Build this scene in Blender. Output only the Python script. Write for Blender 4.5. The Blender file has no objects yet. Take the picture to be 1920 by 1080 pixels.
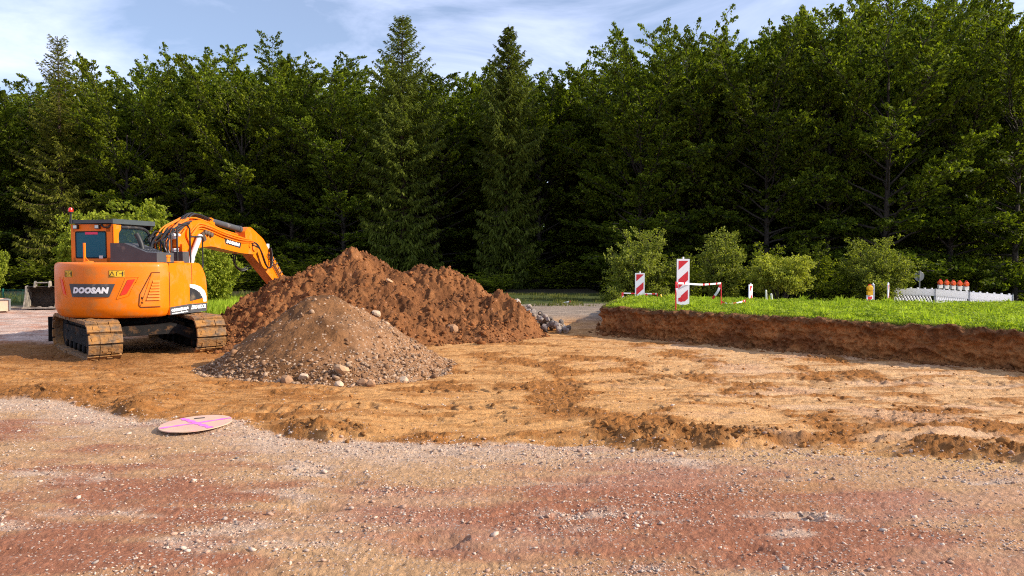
import bpy, bmesh, math, random
import numpy as np
from mathutils import Vector, Matrix

# ------------------------------------------------------------------ camera, sky, sun, exposure
scene = bpy.context.scene
COL = scene.collection
CAM_H = 1.7
PITCH = math.atan(55 / 1387.0)
FPX = 1387.0
cam_data = bpy.data.cameras.new('camera')
cam_data.sensor_width = 36.0
cam_data.lens = 36.0 * FPX / 1920.0
cam_data.clip_start = 0.1
cam_data.clip_end = 3000.0
cam = bpy.data.objects.new('camera', cam_data)
cam.location = (0, 0, CAM_H)
cam.rotation_euler = (math.pi / 2 - PITCH, 0, 0)
COL.objects.link(cam)
scene.camera = cam

SUN_EL = math.radians(29)
SUN_AZ = math.radians(-9)         # measured from +X, towards +Y
SUN_DIR = Vector((math.cos(SUN_EL) * math.cos(SUN_AZ), math.cos(SUN_EL) * math.sin(SUN_AZ), math.sin(SUN_EL)))
sun_data = bpy.data.lights.new('sun', 'SUN')
sun_data.energy = 5.0
sun_data.angle = math.radians(0.5)
sun_data.color = (1.0, 0.90, 0.75)
sun = bpy.data.objects.new('sun', sun_data)
sun.rotation_euler = SUN_DIR.to_track_quat('Z', 'Y').to_euler()
sun.location = (30, -5, 30)
COL.objects.link(sun)

world = bpy.data.worlds.new('World')
scene.world = world
world.use_nodes = True
wn, wl = world.node_tree.nodes, world.node_tree.links
wn.clear()
w_out = wn.new('ShaderNodeOutputWorld')
w_bg = wn.new('ShaderNodeBackground')
w_sky = wn.new('ShaderNodeTexSky')
w_sky.sky_type = 'NISHITA'
w_sky.sun_disc = False
w_sky.sun_elevation = SUN_EL
w_sky.sun_rotation = math.atan2(SUN_DIR.x, SUN_DIR.y)
w_sky.air_density = 1.0
w_sky.dust_density = 0.6
w_sky.ozone_density = 3.5
w_tc = wn.new('ShaderNodeTexCoord')
w_map = wn.new('ShaderNodeMapping')
w_map.inputs['Scale'].default_value = (1.6, 1.6, 7.0)
w_map.inputs['Rotation'].default_value = (0.0, 0.12, 0.4)
w_noise = wn.new('ShaderNodeTexNoise')
w_noise.inputs['Scale'].default_value = 1.7
w_noise.inputs['Detail'].default_value = 9.0
w_noise.inputs['Roughness'].default_value = 0.58
w_noise.inputs['Distortion'].default_value = 0.6
w_ramp = wn.new('ShaderNodeValToRGB')
w_ramp.color_ramp.elements[0].position = 0.36
w_ramp.color_ramp.elements[0].color = (0.20, 0.20, 0.20, 1)
w_ramp.color_ramp.elements[1].position = 0.72
w_ramp.color_ramp.elements[1].color = (0.95, 0.95, 0.95, 1)
w_mix = wn.new('ShaderNodeMixRGB')
w_mix.inputs['Color2'].default_value = (7.2, 7.9, 10.6, 1)
wl.new(w_tc.outputs['Generated'], w_map.inputs['Vector'])
wl.new(w_map.outputs['Vector'], w_noise.inputs['Vector'])
wl.new(w_noise.outputs['Fac'], w_ramp.inputs['Fac'])
wl.new(w_ramp.outputs['Color'], w_mix.inputs['Fac'])
wl.new(w_sky.outputs['Color'], w_mix.inputs['Color1'])
wl.new(w_mix.outputs['Color'], w_bg.inputs['Color'])
w_bg.inputs['Strength'].default_value = 0.102
wl.new(w_bg.outputs['Background'], w_out.inputs['Surface'])

scene.view_settings.view_transform = 'Standard'
scene.view_settings.look = 'None'
scene.view_settings.exposure = 0.60
scene.view_settings.gamma = 1.0
scene.cycles.use_denoising = False
scene.cycles.filter_width = 1.1
scene.cycles.max_bounces = 6
scene.cycles.diffuse_bounces = 3
scene.cycles.transparent_max_bounces = 12

# ------------------------------------------------------------------ numeric helpers
FWD = np.array([0, math.cos(PITCH), -math.sin(PITCH)])
UPV = np.array([0, math.sin(PITCH), math.cos(PITCH)])


def ray(px, py):
    return FWD + np.array([1.0, 0, 0]) * (px - 960) / FPX + UPV * (540 - py) / FPX


def at(px, py, Y):
    r = ray(px, py)
    return np.array([0, 0, CAM_H]) + r * (Y / r[1])


def sstep(a, b, x):
    t = np.clip((x - a) / (b - a), 0, 1)
    return t * t * (3 - 2 * t)


def _hash(ix, iy, seed):
    h = (ix.astype(np.int64) * 374761393 + iy.astype(np.int64) * 668265263 + seed * 974711) & 0xFFFFFFFF
    h = ((h ^ (h >> 13)) * 1274126177) & 0xFFFFFFFF
    h = (h ^ (h >> 16)) & 0xFFFFFFFF
    return h


def pnoise(x, y, seed=0):
    """gradient noise, about -0.7 .. 0.7"""
    x0, y0 = np.floor(x), np.floor(y)
    fx, fy = x - x0, y - y0
    ux = fx * fx * fx * (fx * (fx * 6 - 15) + 10)
    uy = fy * fy * fy * (fy * (fy * 6 - 15) + 10)

    def g(dx, dy):
        a = _hash(x0 + dx, y0 + dy, seed) * (2 * math.pi / 4294967296.0)
        return np.cos(a) * (fx - dx) + np.sin(a) * (fy - dy)
    a = g(0, 0) * (1 - ux) + g(1, 0) * ux
    b = g(0, 1) * (1 - ux) + g(1, 1) * ux
    return a * (1 - uy) + b * uy


def fbm(x, y, oct=4, seed=0, rough=0.5):
    s, a, f = 0, 1.0, 1.0
    for i in range(oct):
        s = s + a * pnoise(x * f + 17.3 * i, y * f - 9.1 * i, seed + i * 13)
        a *= rough
        f *= 2.03
    return s


def billow(x, y, oct=4, seed=0, rough=0.5):
    s, a, f = 0, 1.0, 1.0
    for i in range(oct):
        s = s + a * np.abs(pnoise(x * f + 17.3 * i, y * f - 9.1 * i, seed + i * 13))
        a *= rough
        f *= 2.03
    return s


def lerp(a, b, t):
    return a + (b - a) * t


def cmix(c0, c1, t):
    return np.asarray(c0) * (1 - t[..., None]) + np.asarray(c1) * t[..., None]


# ------------------------------------------------------------------ object helpers
def mesh_np(name, verts, faces=None, quads=None, tris=None, smooth=False, attr=None, mats=None):
    """mesh from numpy arrays; attr = {name: (N,) or (N,3)} per vertex"""
    me = bpy.data.meshes.new(name)
    verts = np.asarray(verts, dtype=np.float32)
    me.vertices.add(len(verts))
    me.vertices.foreach_set('co', verts.ravel())
    idx, starts, off = [], [], 0
    for arr, k in ((quads, 4), (tris, 3)):
        if arr is None or len(arr) == 0:
            continue
        arr = np.asarray(arr, dtype=np.int32)
        idx.append(arr.ravel())
        starts.append(off + np.arange(len(arr), dtype=np.int32) * k)
        off += arr.size
    idx = np.concatenate(idx)
    starts = np.concatenate(starts)
    me.loops.add(len(idx))
    me.loops.foreach_set('vertex_index', idx)
    me.polygons.add(len(starts))
    me.polygons.foreach_set('loop_start', starts)
    if smooth:
        me.polygons.foreach_set('use_smooth', np.ones(len(starts), dtype=bool))
    me.update(calc_edges=True)
    for k, v in (attr or {}).items():
        v = np.asarray(v, dtype=np.float32)
        if v.ndim == 1:
            a = me.attributes.new(k, 'FLOAT', 'POINT')
            a.data.foreach_set('value', v)
        else:
            a = me.attributes.new(k, 'FLOAT_COLOR', 'POINT')
            c = np.ones((len(v), 4), dtype=np.float32)
            c[:, :3] = v[:, :3]
            a.data.foreach_set('color', c.ravel())
    for m in (mats or []):
        me.materials.append(m)
    return me


def link(name, me, parent=None, loc=(0, 0, 0), rot=(0, 0, 0)):
    o = bpy.data.objects.new(name, me)
    COL.objects.link(o)
    if parent is not None:
        o.parent = parent
    o.location = loc
    o.rotation_euler = rot
    return o


def tag(o, label=None, cat=None, group=None, kind=None):
    if label:
        o['label'] = label
    if cat:
        o['category'] = cat
    if group:
        o['group'] = group
    if kind:
        o['kind'] = kind
    return o


def thing(name, label, cat, loc=(0, 0, 0), rotz=0.0, group=None):
    o = link(name, None, None, loc, (0, 0, rotz))
    o.empty_display_size = 0.2
    return tag(o, label, cat, group)


def obj(name, bm, mat, parent=None, smooth=False, bevel=0.0, label=None, seg=2):
    if bevel > 0:
        es = [e for e in bm.edges if e.is_manifold and e.calc_face_angle(0) > 0.5]
        bmesh.ops.bevel(bm, geom=es, offset=bevel, segments=seg, affect='EDGES', profile=0.6)
    bmesh.ops.recalc_face_normals(bm, faces=bm.faces)
    me = bpy.data.meshes.new(name)
    bm.to_mesh(me)
    bm.free()
    me.materials.append(mat)
    if smooth:
        me.polygons.foreach_set('use_smooth', np.ones(len(me.polygons), dtype=bool))
        if hasattr(me, 'set_sharp_from_angle'):
            me.set_sharp_from_angle(angle=math.radians(38))
    o = link(name, me, parent)
    if label:
        o['label'] = label
    return o


def copy_tree(o, parent=None):
    c = o.copy()
    COL.objects.link(c)
    if parent is not None:
        c.parent = parent
    for ch in list(o.children):
        copy_tree(ch, c)
    return c


def add_box(bm, c, s, rot=None):
    M = Matrix.Translation(Vector(c))
    if rot is not None:
        M = M @ rot.to_4x4()
    vs = []
    for dx in (-.5, .5):
        for dy in (-.5, .5):
            for dz in (-.5, .5):
                vs.append(bm.verts.new(M @ Vector((dx * s[0], dy * s[1], dz * s[2]))))
    for f in ((0, 1, 3, 2), (4, 6, 7, 5), (0, 4, 5, 1), (2, 3, 7, 6), (0, 2, 6, 4), (1, 5, 7, 3)):
        bm.faces.new([vs[i] for i in f])
    return vs


def add_prism(bm, pts, a, b, axis='x', fn=None):
    """polygon pts in the plane across `axis`, extruded from a to b"""
    def mk(p, t):
        if axis == 'x':
            v = (t, p[0], p[1])
        elif axis == 'y':
            v = (p[0], t, p[1])
        else:
            v = (p[0], p[1], t)
        return bm.verts.new(fn(v) if fn else v)
    A = [mk(p, a) for p in pts]
    B = [mk(p, b) for p in pts]
    n = len(pts)
    bm.faces.new(A)
    bm.faces.new(B[::-1])
    for i in range(n):
        j = (i + 1) % n
        bm.faces.new((A[j], A[i], B[i], B[j]))


def add_tube(bm, pts, r, n=8, cap=True):
    pts = [Vector(p) for p in pts]
    rs = r if isinstance(r, (list, tuple)) else [r] * len(pts)
    rings = []
    up = Vector((0.13, 0.21, 0.97))
    for i, p in enumerate(pts):
        d = (pts[min(i + 1, len(pts) - 1)] - pts[max(i - 1, 0)]).normalized()
        u = d.cross(up)
        if u.length < 1e-3:
            u = d.cross(Vector((1, 0, 0)))
        u.normalize()
        v = d.cross(u)
        rings.append([bm.verts.new(p + (u * math.cos(2 * math.pi * k / n) + v * math.sin(2 * math.pi * k / n)) * rs[i]) for k in range(n)])
    for a, b in zip(rings[:-1], rings[1:]):
        for k in range(n):
            bm.faces.new((a[k], a[(k + 1) % n], b[(k + 1) % n], b[k]))
    if cap:
        bm.faces.new(rings[0][::-1])
        bm.faces.new(rings[-1])


def add_lathe(bm, prof, c=(0, 0, 0), axis='z', n=20):
    rings = []
    for r, h in prof:
        ring = []
        for k in range(n):
            a = 2 * math.pi * k / n
            if axis == 'z':
                v = (c[0] + r * math.cos(a), c[1] + r * math.sin(a), c[2] + h)
            elif axis == 'x':
                v = (c[0] + h, c[1] + r * math.cos(a), c[2] + r * math.sin(a))
            else:
                v = (c[0] + r * math.cos(a), c[1] + h, c[2] + r * math.sin(a))
            ring.append(bm.verts.new(v))
        rings.append(ring)
    for a, b in zip(rings[:-1], rings[1:]):
        for k in range(n):
            bm.faces.new((a[k], a[(k + 1) % n], b[(k + 1) % n], b[k]))
    bm.faces.new(rings[0][::-1])
    bm.faces.new(rings[-1])


def curve_pts(pts, n=10):
    """Catmull-Rom through pts"""
    P = [Vector(p) for p in pts]
    P = [P[0] * 2 - P[1]] + P + [P[-1] * 2 - P[-2]]
    out = []
    for i in range(1, len(P) - 2):
        for k in range(n):
            t = k / n
            a, b, c, d = P[i - 1], P[i], P[i + 1], P[i + 2]
            out.append(0.5 * ((2 * b) + (c - a) * t + (2 * a - 5 * b + 4 * c - d) * t * t + (3 * b - a - 3 * c + d) * t ** 3))
    out.append(P[-2])
    return out


def round_poly(pts, r, n=5):
    """round the corners of a 2-D polygon; r one radius or one per corner"""
    out = []
    m = len(pts)
    for i in range(m):
        p, a, b = Vector(pts[i]), Vector(pts[i - 1]), Vector(pts[(i + 1) % m])
        ri = r[i] if isinstance(r, (list, tuple)) else r
        if ri <= 0:
            out.append(tuple(p))
            continue
        da, db = (a - p), (b - p)
        ri = min(ri, da.length * .45, db.length * .45)
        p0, p1 = p + da.normalized() * ri, p + db.normalized() * ri
        for k in range(n + 1):
            t = k / n
            q = p0 * (1 - t) ** 2 + p * 2 * t * (1 - t) + p1 * t * t
            out.append((q.x, q.y))
    return out


def text_mesh(body, size, shear=0.0, offset=0.0, spacing=1.0):
    """vertices (N,2) centred on 0 and faces of a line of lettering"""
    cu = bpy.data.curves.new('lettering', 'FONT')
    cu.body = body
    cu.size = size
    cu.shear = shear
    cu.offset = offset
    cu.space_character = spacing
    cu.align_x = 'CENTER'
    cu.align_y = 'CENTER'
    cu.resolution_u = 3
    o = bpy.data.objects.new('lettering', cu)
    COL.objects.link(o)
    dg = bpy.context.evaluated_depsgraph_get()
    me = bpy.data.meshes.new_from_object(o.evaluated_get(dg))
    V = [(v.co.x, v.co.y) for v in me.vertices]
    Fc = [tuple(p.vertices) for p in me.polygons]
    bpy.data.objects.remove(o)
    bpy.data.curves.remove(cu)
    bpy.data.meshes.remove(me)
    V = np.array(V)
    V -= (V.max(0) + V.min(0)) / 2
    return V, Fc


def text_obj(name, T, fn, mat, parent, sx=1.0, sy=1.0):
    V, Fc = T
    me = bpy.data.meshes.new(name)
    me.from_pydata([fn(x * sx, y * sy) for x, y in V], [], Fc)
    me.materials.append(mat)
    return link(name, me, parent)


# ------------------------------------------------------------------ materials
def mat_base(name):
    m = bpy.data.materials.new(name)
    m.use_nodes = True
    nt = m.node_tree
    b = nt.nodes['Principled BSDF']
    return m, nt, b


def mat(name, col, rough=0.6, metal=0.0, var=0.12, scale=6.0, dirt=None, dirt_amt=0.0, dirt_scale=3.0, bump=0.0, bump_scale=40.0, coat=0.0, spec=0.5):
    m, nt, b = mat_base(name)
    N, L = nt.nodes, nt.links
    tc = N.new('ShaderNodeTexCoord')
    nz = N.new('ShaderNodeTexNoise')
    nz.inputs['Scale'].default_value = scale
    nz.inputs['Detail'].default_value = 6
    L.new(tc.outputs['Object'], nz.inputs['Vector'])
    rp = N.new('ShaderNodeValToRGB')
    rp.color_ramp.elements[0].position = 0.3
    rp.color_ramp.elements[1].position = 0.7
    rp.color_ramp.elements[0].color = (*[c * (1 - var) for c in col], 1)
    rp.color_ramp.elements[1].color = (*[min(1, c * (1 + var)) for c in col], 1)
    L.new(nz.outputs['Fac'], rp.inputs['Fac'])
    out = rp.outputs['Color']
    if dirt is not None:
        n2 = N.new('ShaderNodeTexNoise')
        n2.inputs['Scale'].default_value = dirt_scale
        n2.inputs['Detail'].default_value = 9
        n2.inputs['Roughness'].default_value = 0.7
        L.new(tc.outputs['Object'], n2.inputs['Vector'])
        r2 = N.new('ShaderNodeValToRGB')
        r2.color_ramp.elements[0].position = 0.62 - 0.4 * dirt_amt
        r2.color_ramp.elements[1].position = 0.80 - 0.3 * dirt_amt
        L.new(n2.outputs['Fac'], r2.inputs['Fac'])
        mx = N.new('ShaderNodeMixRGB')
        mx.inputs['Color2'].default_value = (*dirt, 1)
        L.new(r2.outputs['Color'], mx.inputs['Fac'])
        L.new(out, mx.inputs['Color1'])
        out = mx.outputs['Color']
        mr = N.new('ShaderNodeMapRange')
        mr.inputs['To Min'].default_value = rough
        mr.inputs['To Max'].default_value = 0.9
        L.new(r2.outputs['Color'], mr.inputs['Value'])
        L.new(mr.outputs['Result'], b.inputs['Roughness'])
    else:
        b.inputs['Roughness'].default_value = rough
    L.new(out, b.inputs['Base Color'])
    b.inputs['Metallic'].default_value = metal
    b.inputs['Specular IOR Level'].default_value = spec
    if coat:
        b.inputs['Coat Weight'].default_value = coat
        b.inputs['Coat Roughness'].default_value = 0.12
    if bump > 0:
        n3 = N.new('ShaderNodeTexNoise')
        n3.inputs['Scale'].default_value = bump_scale
        n3.inputs['Detail'].default_value = 6
        L.new(tc.outputs['Object'], n3.inputs['Vector'])
        bp = N.new('ShaderNodeBump')
        bp.inputs['Strength'].default_value = bump
        bp.inputs['Distance'].default_value = 0.03
        L.new(n3.outputs['Fac'], bp.inputs['Height'])
        L.new(bp.outputs['Normal'], b.inputs['Normal'])
    return m


def mat_soil(name, speck=(0.62, 0.52, 0.45), speck_amt=0.0, speck_scale=45.0, fine=0.35, bump=0.6, bump_scale=22.0):
    """soil whose broad colour is the mesh's own 'Col' attribute, with grain, small light stones and bump"""
    m, nt, b = mat_base(name)
    N, L = nt.nodes, nt.links
    at_ = N.new('ShaderNodeAttribute')
    at_.attribute_name = 'Col'
    sp = N.new('ShaderNodeAttribute')
    sp.attribute_name = 'speck'
    tc = N.new('ShaderNodeTexCoord')
    nz = N.new('ShaderNodeTexNoise')
    nz.inputs['Scale'].default_value = 14.0
    nz.inputs['Detail'].default_value = 11
    nz.inputs['Roughness'].default_value = 0.72
    L.new(tc.outputs['Object'], nz.inputs['Vector'])
    mr = N.new('ShaderNodeMapRange')
    mr.inputs['From Min'].default_value = 0.25
    mr.inputs['From Max'].default_value = 0.75
    mr.inputs['To Min'].default_value = 1 - fine
    mr.inputs['To Max'].default_value = 1 + fine
    L.new(nz.outputs['Fac'], mr.inputs['Value'])
    mul = N.new('ShaderNodeVectorMath')
    mul.operation = 'SCALE'
    L.new(at_.outputs['Color'], mul.inputs[0])
    L.new(mr.outputs['Result'], mul.inputs['Scale'])
    out = mul.outputs['Vector']
    if speck_amt > 0:
        vo = N.new('ShaderNodeTexVoronoi')
        vo.inputs['Scale'].default_value = speck_scale
        L.new(tc.outputs['Object'], vo.inputs['Vector'])
        sx = N.new('ShaderNodeSeparateColor')
        L.new(vo.outputs['Color'], sx.inputs['Color'])
        # a cell is a pebble where its random value beats 1 - amount * density
        mm = N.new('ShaderNodeMath')
        mm.operation = 'MULTIPLY'
        mm.inputs[1].default_value = speck_amt
        L.new(sp.outputs['Fac'], mm.inputs[0])
        lt = N.new('ShaderNodeMath')
        lt.operation = 'LESS_THAN'
        L.new(sx.outputs['Red'], lt.inputs[0])
        L.new(mm.outputs['Value'], lt.inputs[1])
        ds = N.new('ShaderNodeMath')
        ds.operation = 'LESS_THAN'
        ds.inputs[1].default_value = 0.42
        L.new(vo.outputs['Distance'], ds.inputs[0])
        an = N.new('ShaderNodeMath')
        an.operation = 'MULTIPLY'
        L.new(lt.outputs['Value'], an.inputs[0])
        L.new(ds.outputs['Value'], an.inputs[1])
        cr = N.new('ShaderNodeMixRGB')
        cr.inputs['Color1'].default_value = (speck[0] * .62, speck[1] * .55, speck[2] * .52, 1)
        cr.inputs['Color2'].default_value = (*speck, 1)
        L.new(sx.outputs['Green'], cr.inputs['Fac'])
        mx = N.new('ShaderNodeMixRGB')
        L.new(an.outputs['Value'], mx.inputs['Fac'])
        L.new(out, mx.inputs['Color1'])
        L.new(cr.outputs['Color'], mx.inputs['Color2'])
        out = mx.outputs['Color']
    L.new(out, b.inputs['Base Color'])
    b.inputs['Roughness'].default_value = 0.95
    b.inputs['Specular IOR Level'].default_value = 0.15
    n3 = N.new('ShaderNodeTexNoise')
    n3.inputs['Scale'].default_value = bump_scale
    n3.inputs['Detail'].default_value = 9
    n3.inputs['Roughness'].default_value = 0.68
    L.new(tc.outputs['Object'], n3.inputs['Vector'])
    bp = N.new('ShaderNodeBump')
    bp.inputs['Strength'].default_value = bump
    bp.inputs['Distance'].default_value = 0.05
    L.new(n3.outputs['Fac'], bp.inputs['Height'])
    L.new(bp.outputs['Normal'], b.inputs['Normal'])
    return m


def mat_leaf(name, dark, light, trans=0.42, gloss=0.08, objvar=0.25, tint=(1.3, 1.35, 0.5)):
    """leaf colour from the per-leaf value 'leaf' and a little from the plant itself"""
    m, nt, b = mat_base(name)
    N, L = nt.nodes, nt.links
    a = N.new('ShaderNodeAttribute')
    a.attribute_name = 'leaf'
    rp = N.new('ShaderNodeValToRGB')
    rp.color_ramp.elements[0].color = (*dark, 1)
    rp.color_ramp.elements[1].color = (*light, 1)
    L.new(a.outputs['Fac'], rp.inputs['Fac'])
    oi = N.new('ShaderNodeObjectInfo')
    mr = N.new('ShaderNodeMapRange')
    mr.inputs['To Min'].default_value = 1 - objvar
    mr.inputs['To Max'].default_value = 1 + objvar
    L.new(oi.outputs['Random'], mr.inputs['Value'])
    mul = N.new('ShaderNodeVectorMath')
    mul.operation = 'SCALE'
    L.new(rp.outputs['Color'], mul.inputs[0])
    L.new(mr.outputs['Result'], mul.inputs['Scale'])
    L.new(mul.outputs['Vector'], b.inputs['Base Color'])
    b.inputs['Roughness'].default_value = 0.5
    b.inputs['Specular IOR Level'].default_value = gloss
    tr = N.new('ShaderNodeBsdfTranslucent')
    t2 = N.new('ShaderNodeVectorMath')
    t2.operation = 'MULTIPLY'
    t2.inputs[1].default_value = tint
    L.new(mul.outputs['Vector'], t2.inputs[0])
    L.new(t2.outputs['Vector'], tr.inputs['Color'])
    mx = N.new('ShaderNodeMixShader')
    mx.inputs['Fac'].default_value = trans
    L.new(b.outputs['BSDF'], mx.inputs[1])
    L.new(tr.outputs['BSDF'], mx.inputs[2])
    L.new(mx.outputs['Shader'], N['Material Output'].inputs['Surface'])
    return m


MUD = (0.33, 0.15, 0.036)
M = {}
M['orange'] = mat('orange paint', (0.80, 0.178, 0.002), 0.42, var=0.05, scale=2, dirt=(0.50, 0.20, 0.045), dirt_amt=0.28, dirt_scale=3.4, coat=0.08, spec=0.3)
M['dark_grey'] = mat('dark grey panel', (0.03, 0.03, 0.033), 0.5, spec=0.2, var=0.15, dirt=(0.2, 0.15, 0.1), dirt_amt=0.1)
M['mid_grey'] = mat('mid grey panel', (0.07, 0.07, 0.076), 0.5, spec=0.25, var=0.1, dirt=(0.3, 0.25, 0.2), dirt_amt=0.08)
M['roof_grey'] = mat('roof guard grey', (0.055, 0.07, 0.075), 0.5, var=0.1)
M['black'] = mat('black steel', (0.012, 0.012, 0.013), 0.55, var=0.3)
M['rubber'] = mat('hose rubber', (0.016, 0.014, 0.014), 0.45, var=0.3)
M['seam'] = mat('seam', (0.11, 0.028, 0.003), 0.8, var=0.1)
M['chrome'] = mat('cylinder rod', (0.75, 0.74, 0.72), 0.22, metal=0.9, var=0.05)
M['silver'] = mat('silver paint', (0.62, 0.62, 0.63), 0.4, var=0.08)
M['white'] = mat('white sheeting', (0.84, 0.85, 0.88), 0.5, var=0.04, dirt=(0.5, 0.45, 0.36), dirt_amt=0.05)
M['text_white'] = mat('white lettering', (0.84, 0.84, 0.84), 0.5, var=0.02)
M['red'] = mat('red sheeting', (0.62, 0.018, 0.03), 0.45, var=0.06)
M['redlens'] = mat('red lens', (0.75, 0.03, 0.012), 0.15, var=0.1, coat=0.5)
M['yellow'] = mat('yellow plastic', (0.85, 0.46, 0.012), 0.4, var=0.08)
M['sticker'] = mat('yellow sticker', (0.8, 0.47, 0.02), 0.5, var=0.04)
M['pink'] = mat('pink sticker', (0.7, 0.04, 0.12), 0.5, var=0.05)
M['lampglass'] = mat('lamp glass', (0.5, 0.5, 0.5), 0.15, metal=0.6, var=0.1)
M['track'] = mat('muddy track steel', (0.10, 0.07, 0.045), 0.7, var=0.3, scale=8, dirt=MUD, dirt_amt=0.66, dirt_scale=6, bump=0.9, bump_scale=14)
M['under'] = mat('muddy undercarriage', (0.012, 0.011, 0.011), 0.8, spec=0.12, var=0.3, dirt=(0.20, 0.10, 0.04), dirt_amt=0.2, dirt_scale=4, bump=0.4)
M['steel'] = mat('worn bucket steel', (0.22, 0.19, 0.16), 0.55, metal=0.3, var=0.3, dirt=(0.5, 0.42, 0.32), dirt_amt=0.4, dirt_scale=3)
M['rusty'] = mat('brown steel', (0.10, 0.07, 0.05), 0.6, metal=0.2, var=0.3, dirt=(0.25, 0.17, 0.1), dirt_amt=0.2)
M['plywood'] = mat('beige board', (0.58, 0.39, 0.26), 0.8, var=0.12, scale=12, dirt=(0.60, 0.29, 0.27), dirt_amt=0.4)
M['bark'] = mat('bark', (0.045, 0.034, 0.024), 0.9, var=0.4, scale=5, bump=0.6, bump_scale=20)
M['sprucebark'] = mat('reddish bark', (0.045, 0.026, 0.016), 0.9, var=0.35, scale=5, bump=0.6, bump_scale=20)
M['wire'] = mat('green fence wire', (0.02, 0.16, 0.10), 0.5, var=0.1)
M['zinc'] = mat('galvanised steel', (0.22, 0.225, 0.225), 0.45, metal=0.5, var=0.15)
M['postwhite'] = mat('weathered white post', (0.66, 0.64, 0.58), 0.7, var=0.08)
M['pinkpaint'] = mat('pink marker paint', (0.72, 0.16, 0.52), 0.7, var=0.25, scale=18)
M['beech'] = mat_leaf('beech leaf', (0.018, 0.038, 0.007), (0.225, 0.28, 0.022))
M['beech2'] = mat_leaf('young beech leaf', (0.028, 0.052, 0.008), (0.26, 0.295, 0.02))
M['spruce'] = mat_leaf('spruce needle', (0.034, 0.052, 0.010), (0.19, 0.22, 0.028), trans=0.35)
M['larch'] = mat_leaf('larch needle', (0.06, 0.075, 0.012), (0.25, 0.245, 0.028), trans=0.35)
M['bush'] = mat_leaf('bush leaf', (0.05, 0.08, 0.012), (0.34, 0.36, 0.06), objvar=0.12)
M['brightbush'] = mat_leaf('yellow green leaf', (0.13, 0.17, 0.02), (0.48, 0.48, 0.075), objvar=0.1)
M['hazel'] = mat_leaf('hazel leaf', (0.10, 0.15, 0.014), (0.42, 0.45, 0.05), objvar=0.1)
M['grass'] = mat_leaf('grass blade', (0.13, 0.21, 0.014), (0.46, 0.55, 0.06), trans=0.42)
M['weed'] = mat_leaf('dry weed', (0.035, 0.06, 0.012), (0.22, 0.21, 0.06), trans=0.35)
M['barrier'] = mat_leaf('translucent white plastic', (0.88, 0.88, 0.9), (0.92, 0.92, 0.94), trans=0.5, objvar=0.02, tint=(1, 1, 1))
M['stone'] = mat_soil('stone', fine=0.25, bump=0.25, bump_scale=60)
M['clod'] = mat_soil('clod', fine=0.3, bump=0.6, bump_scale=50)

# glass with a tinted view through
gm, gnt, gb = mat_base('cab glass')
gb.inputs['Base Color'].default_value = (0.02, 0.045, 0.06, 1)
gb.inputs['Roughness'].default_value = 0.05
gb.inputs['Alpha'].default_value = 0.4
gb.inputs['Specular IOR Level'].default_value = 0.3
M['glass'] = gm
gm2, gnt2, gb2 = mat_base('rear cab glass')
gb2.inputs['Base Color'].default_value = (0.008, 0.12, 0.19, 1)
gb2.inputs['Roughness'].default_value = 0.06
gb2.inputs['Alpha'].default_value = 0.72
gb2.inputs['Specular IOR Level'].default_value = 0.25
M['rearglass'] = gm2

# ------------------------------------------------------------------ the ground
EDGE_X = np.array([-40, -12, -7.6, -6.3, -5.3, -4.6, -4.1, -3.5, -2.75, -2.25, -1.7, -0.8, 0, 1.15, 2.6, 3.45, 4.25, 6.0, 12, 40.])
EDGE_Y = np.array([12., 10.6, 9.5, 9.05, 8.75, 8.2, 7.85, 7.78, 7.55, 7.05, 6.8, 6.72, 6.78, 6.62, 6.6, 6.35, 6.1, 5.5, 4.2, 2.])


def edge_d(x, y):
    e = np.interp(x, EDGE_X, EDGE_Y)
    return y - e + 0.22 * fbm(x * 1.3, y * 1.3, 4, 5)


def ground_base(x, y):
    d = edge_d(x, y)
    lip = 0.022 + 0.055 * berm(x) + 0.03 * fbm(x * 1.1, y * .7, 2, 8)
    z = lip * sstep(-0.06, 0.10, d)
    z = z - (lip + 0.25) * sstep(0.3, 5.2, d)
    zl = 0.22 * sstep(17, 25, y) * sstep(-6, -10, x)
    zr = -0.22 * sstep(22, 26, y) * sstep(4.0, 6.0, x)
    zm = (0.08 + .24 * sstep(-3, 0, x)) * sstep(19.3, 23.5, y) * sstep(-10, -6, x) * (1 - sstep(4.0, 6.0, x))
    z = z + zl + zr + zm
    z = z + 0.07 * np.exp(-(((x + 2.95) / .62) ** 2 + ((y - 7.22) / .5) ** 2))
    z = z + 0.04 * fbm(x * .12, y * .12, 2, 3) * sstep(9, 20, y)
    return z, d


def sand_fields(x, y):
    # long shallow machine marks that run mostly across the view, patches of churned soil
    xr = x * math.cos(.16) + y * math.sin(.16)
    yr = -x * math.sin(.16) + y * math.cos(.16)
    wx = xr + .5 * fbm(x * .5, y * .5, 2, 77)
    wy = yr + .35 * fbm(x * .45, y * .6, 3, 78)
    streak = fbm(wx * .75, wy * 2.4, 4, 21)
    fine = fbm(wx * 1.6, wy * 11, 3, 22)
    patch = sstep(0.06, 0.30, fbm(x * .75 + 3, y * .6, 4, 31) + .10 * streak)
    return streak, fine, patch


def berm(x):
    """where along the edge the sand is heaped and churned"""
    m = 0
    for c, w, a in ((1.75, 1.0, 1.0), (-1.8, .5, .9), (-4.3, .35, .9), (-5.9, .4, .8), (4.3, .9, .9), (-7.5, .5, .7)):
        m = m + a * np.exp(-((x - c) / w) ** 4)
    return np.clip(m, 0, 1)


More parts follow.
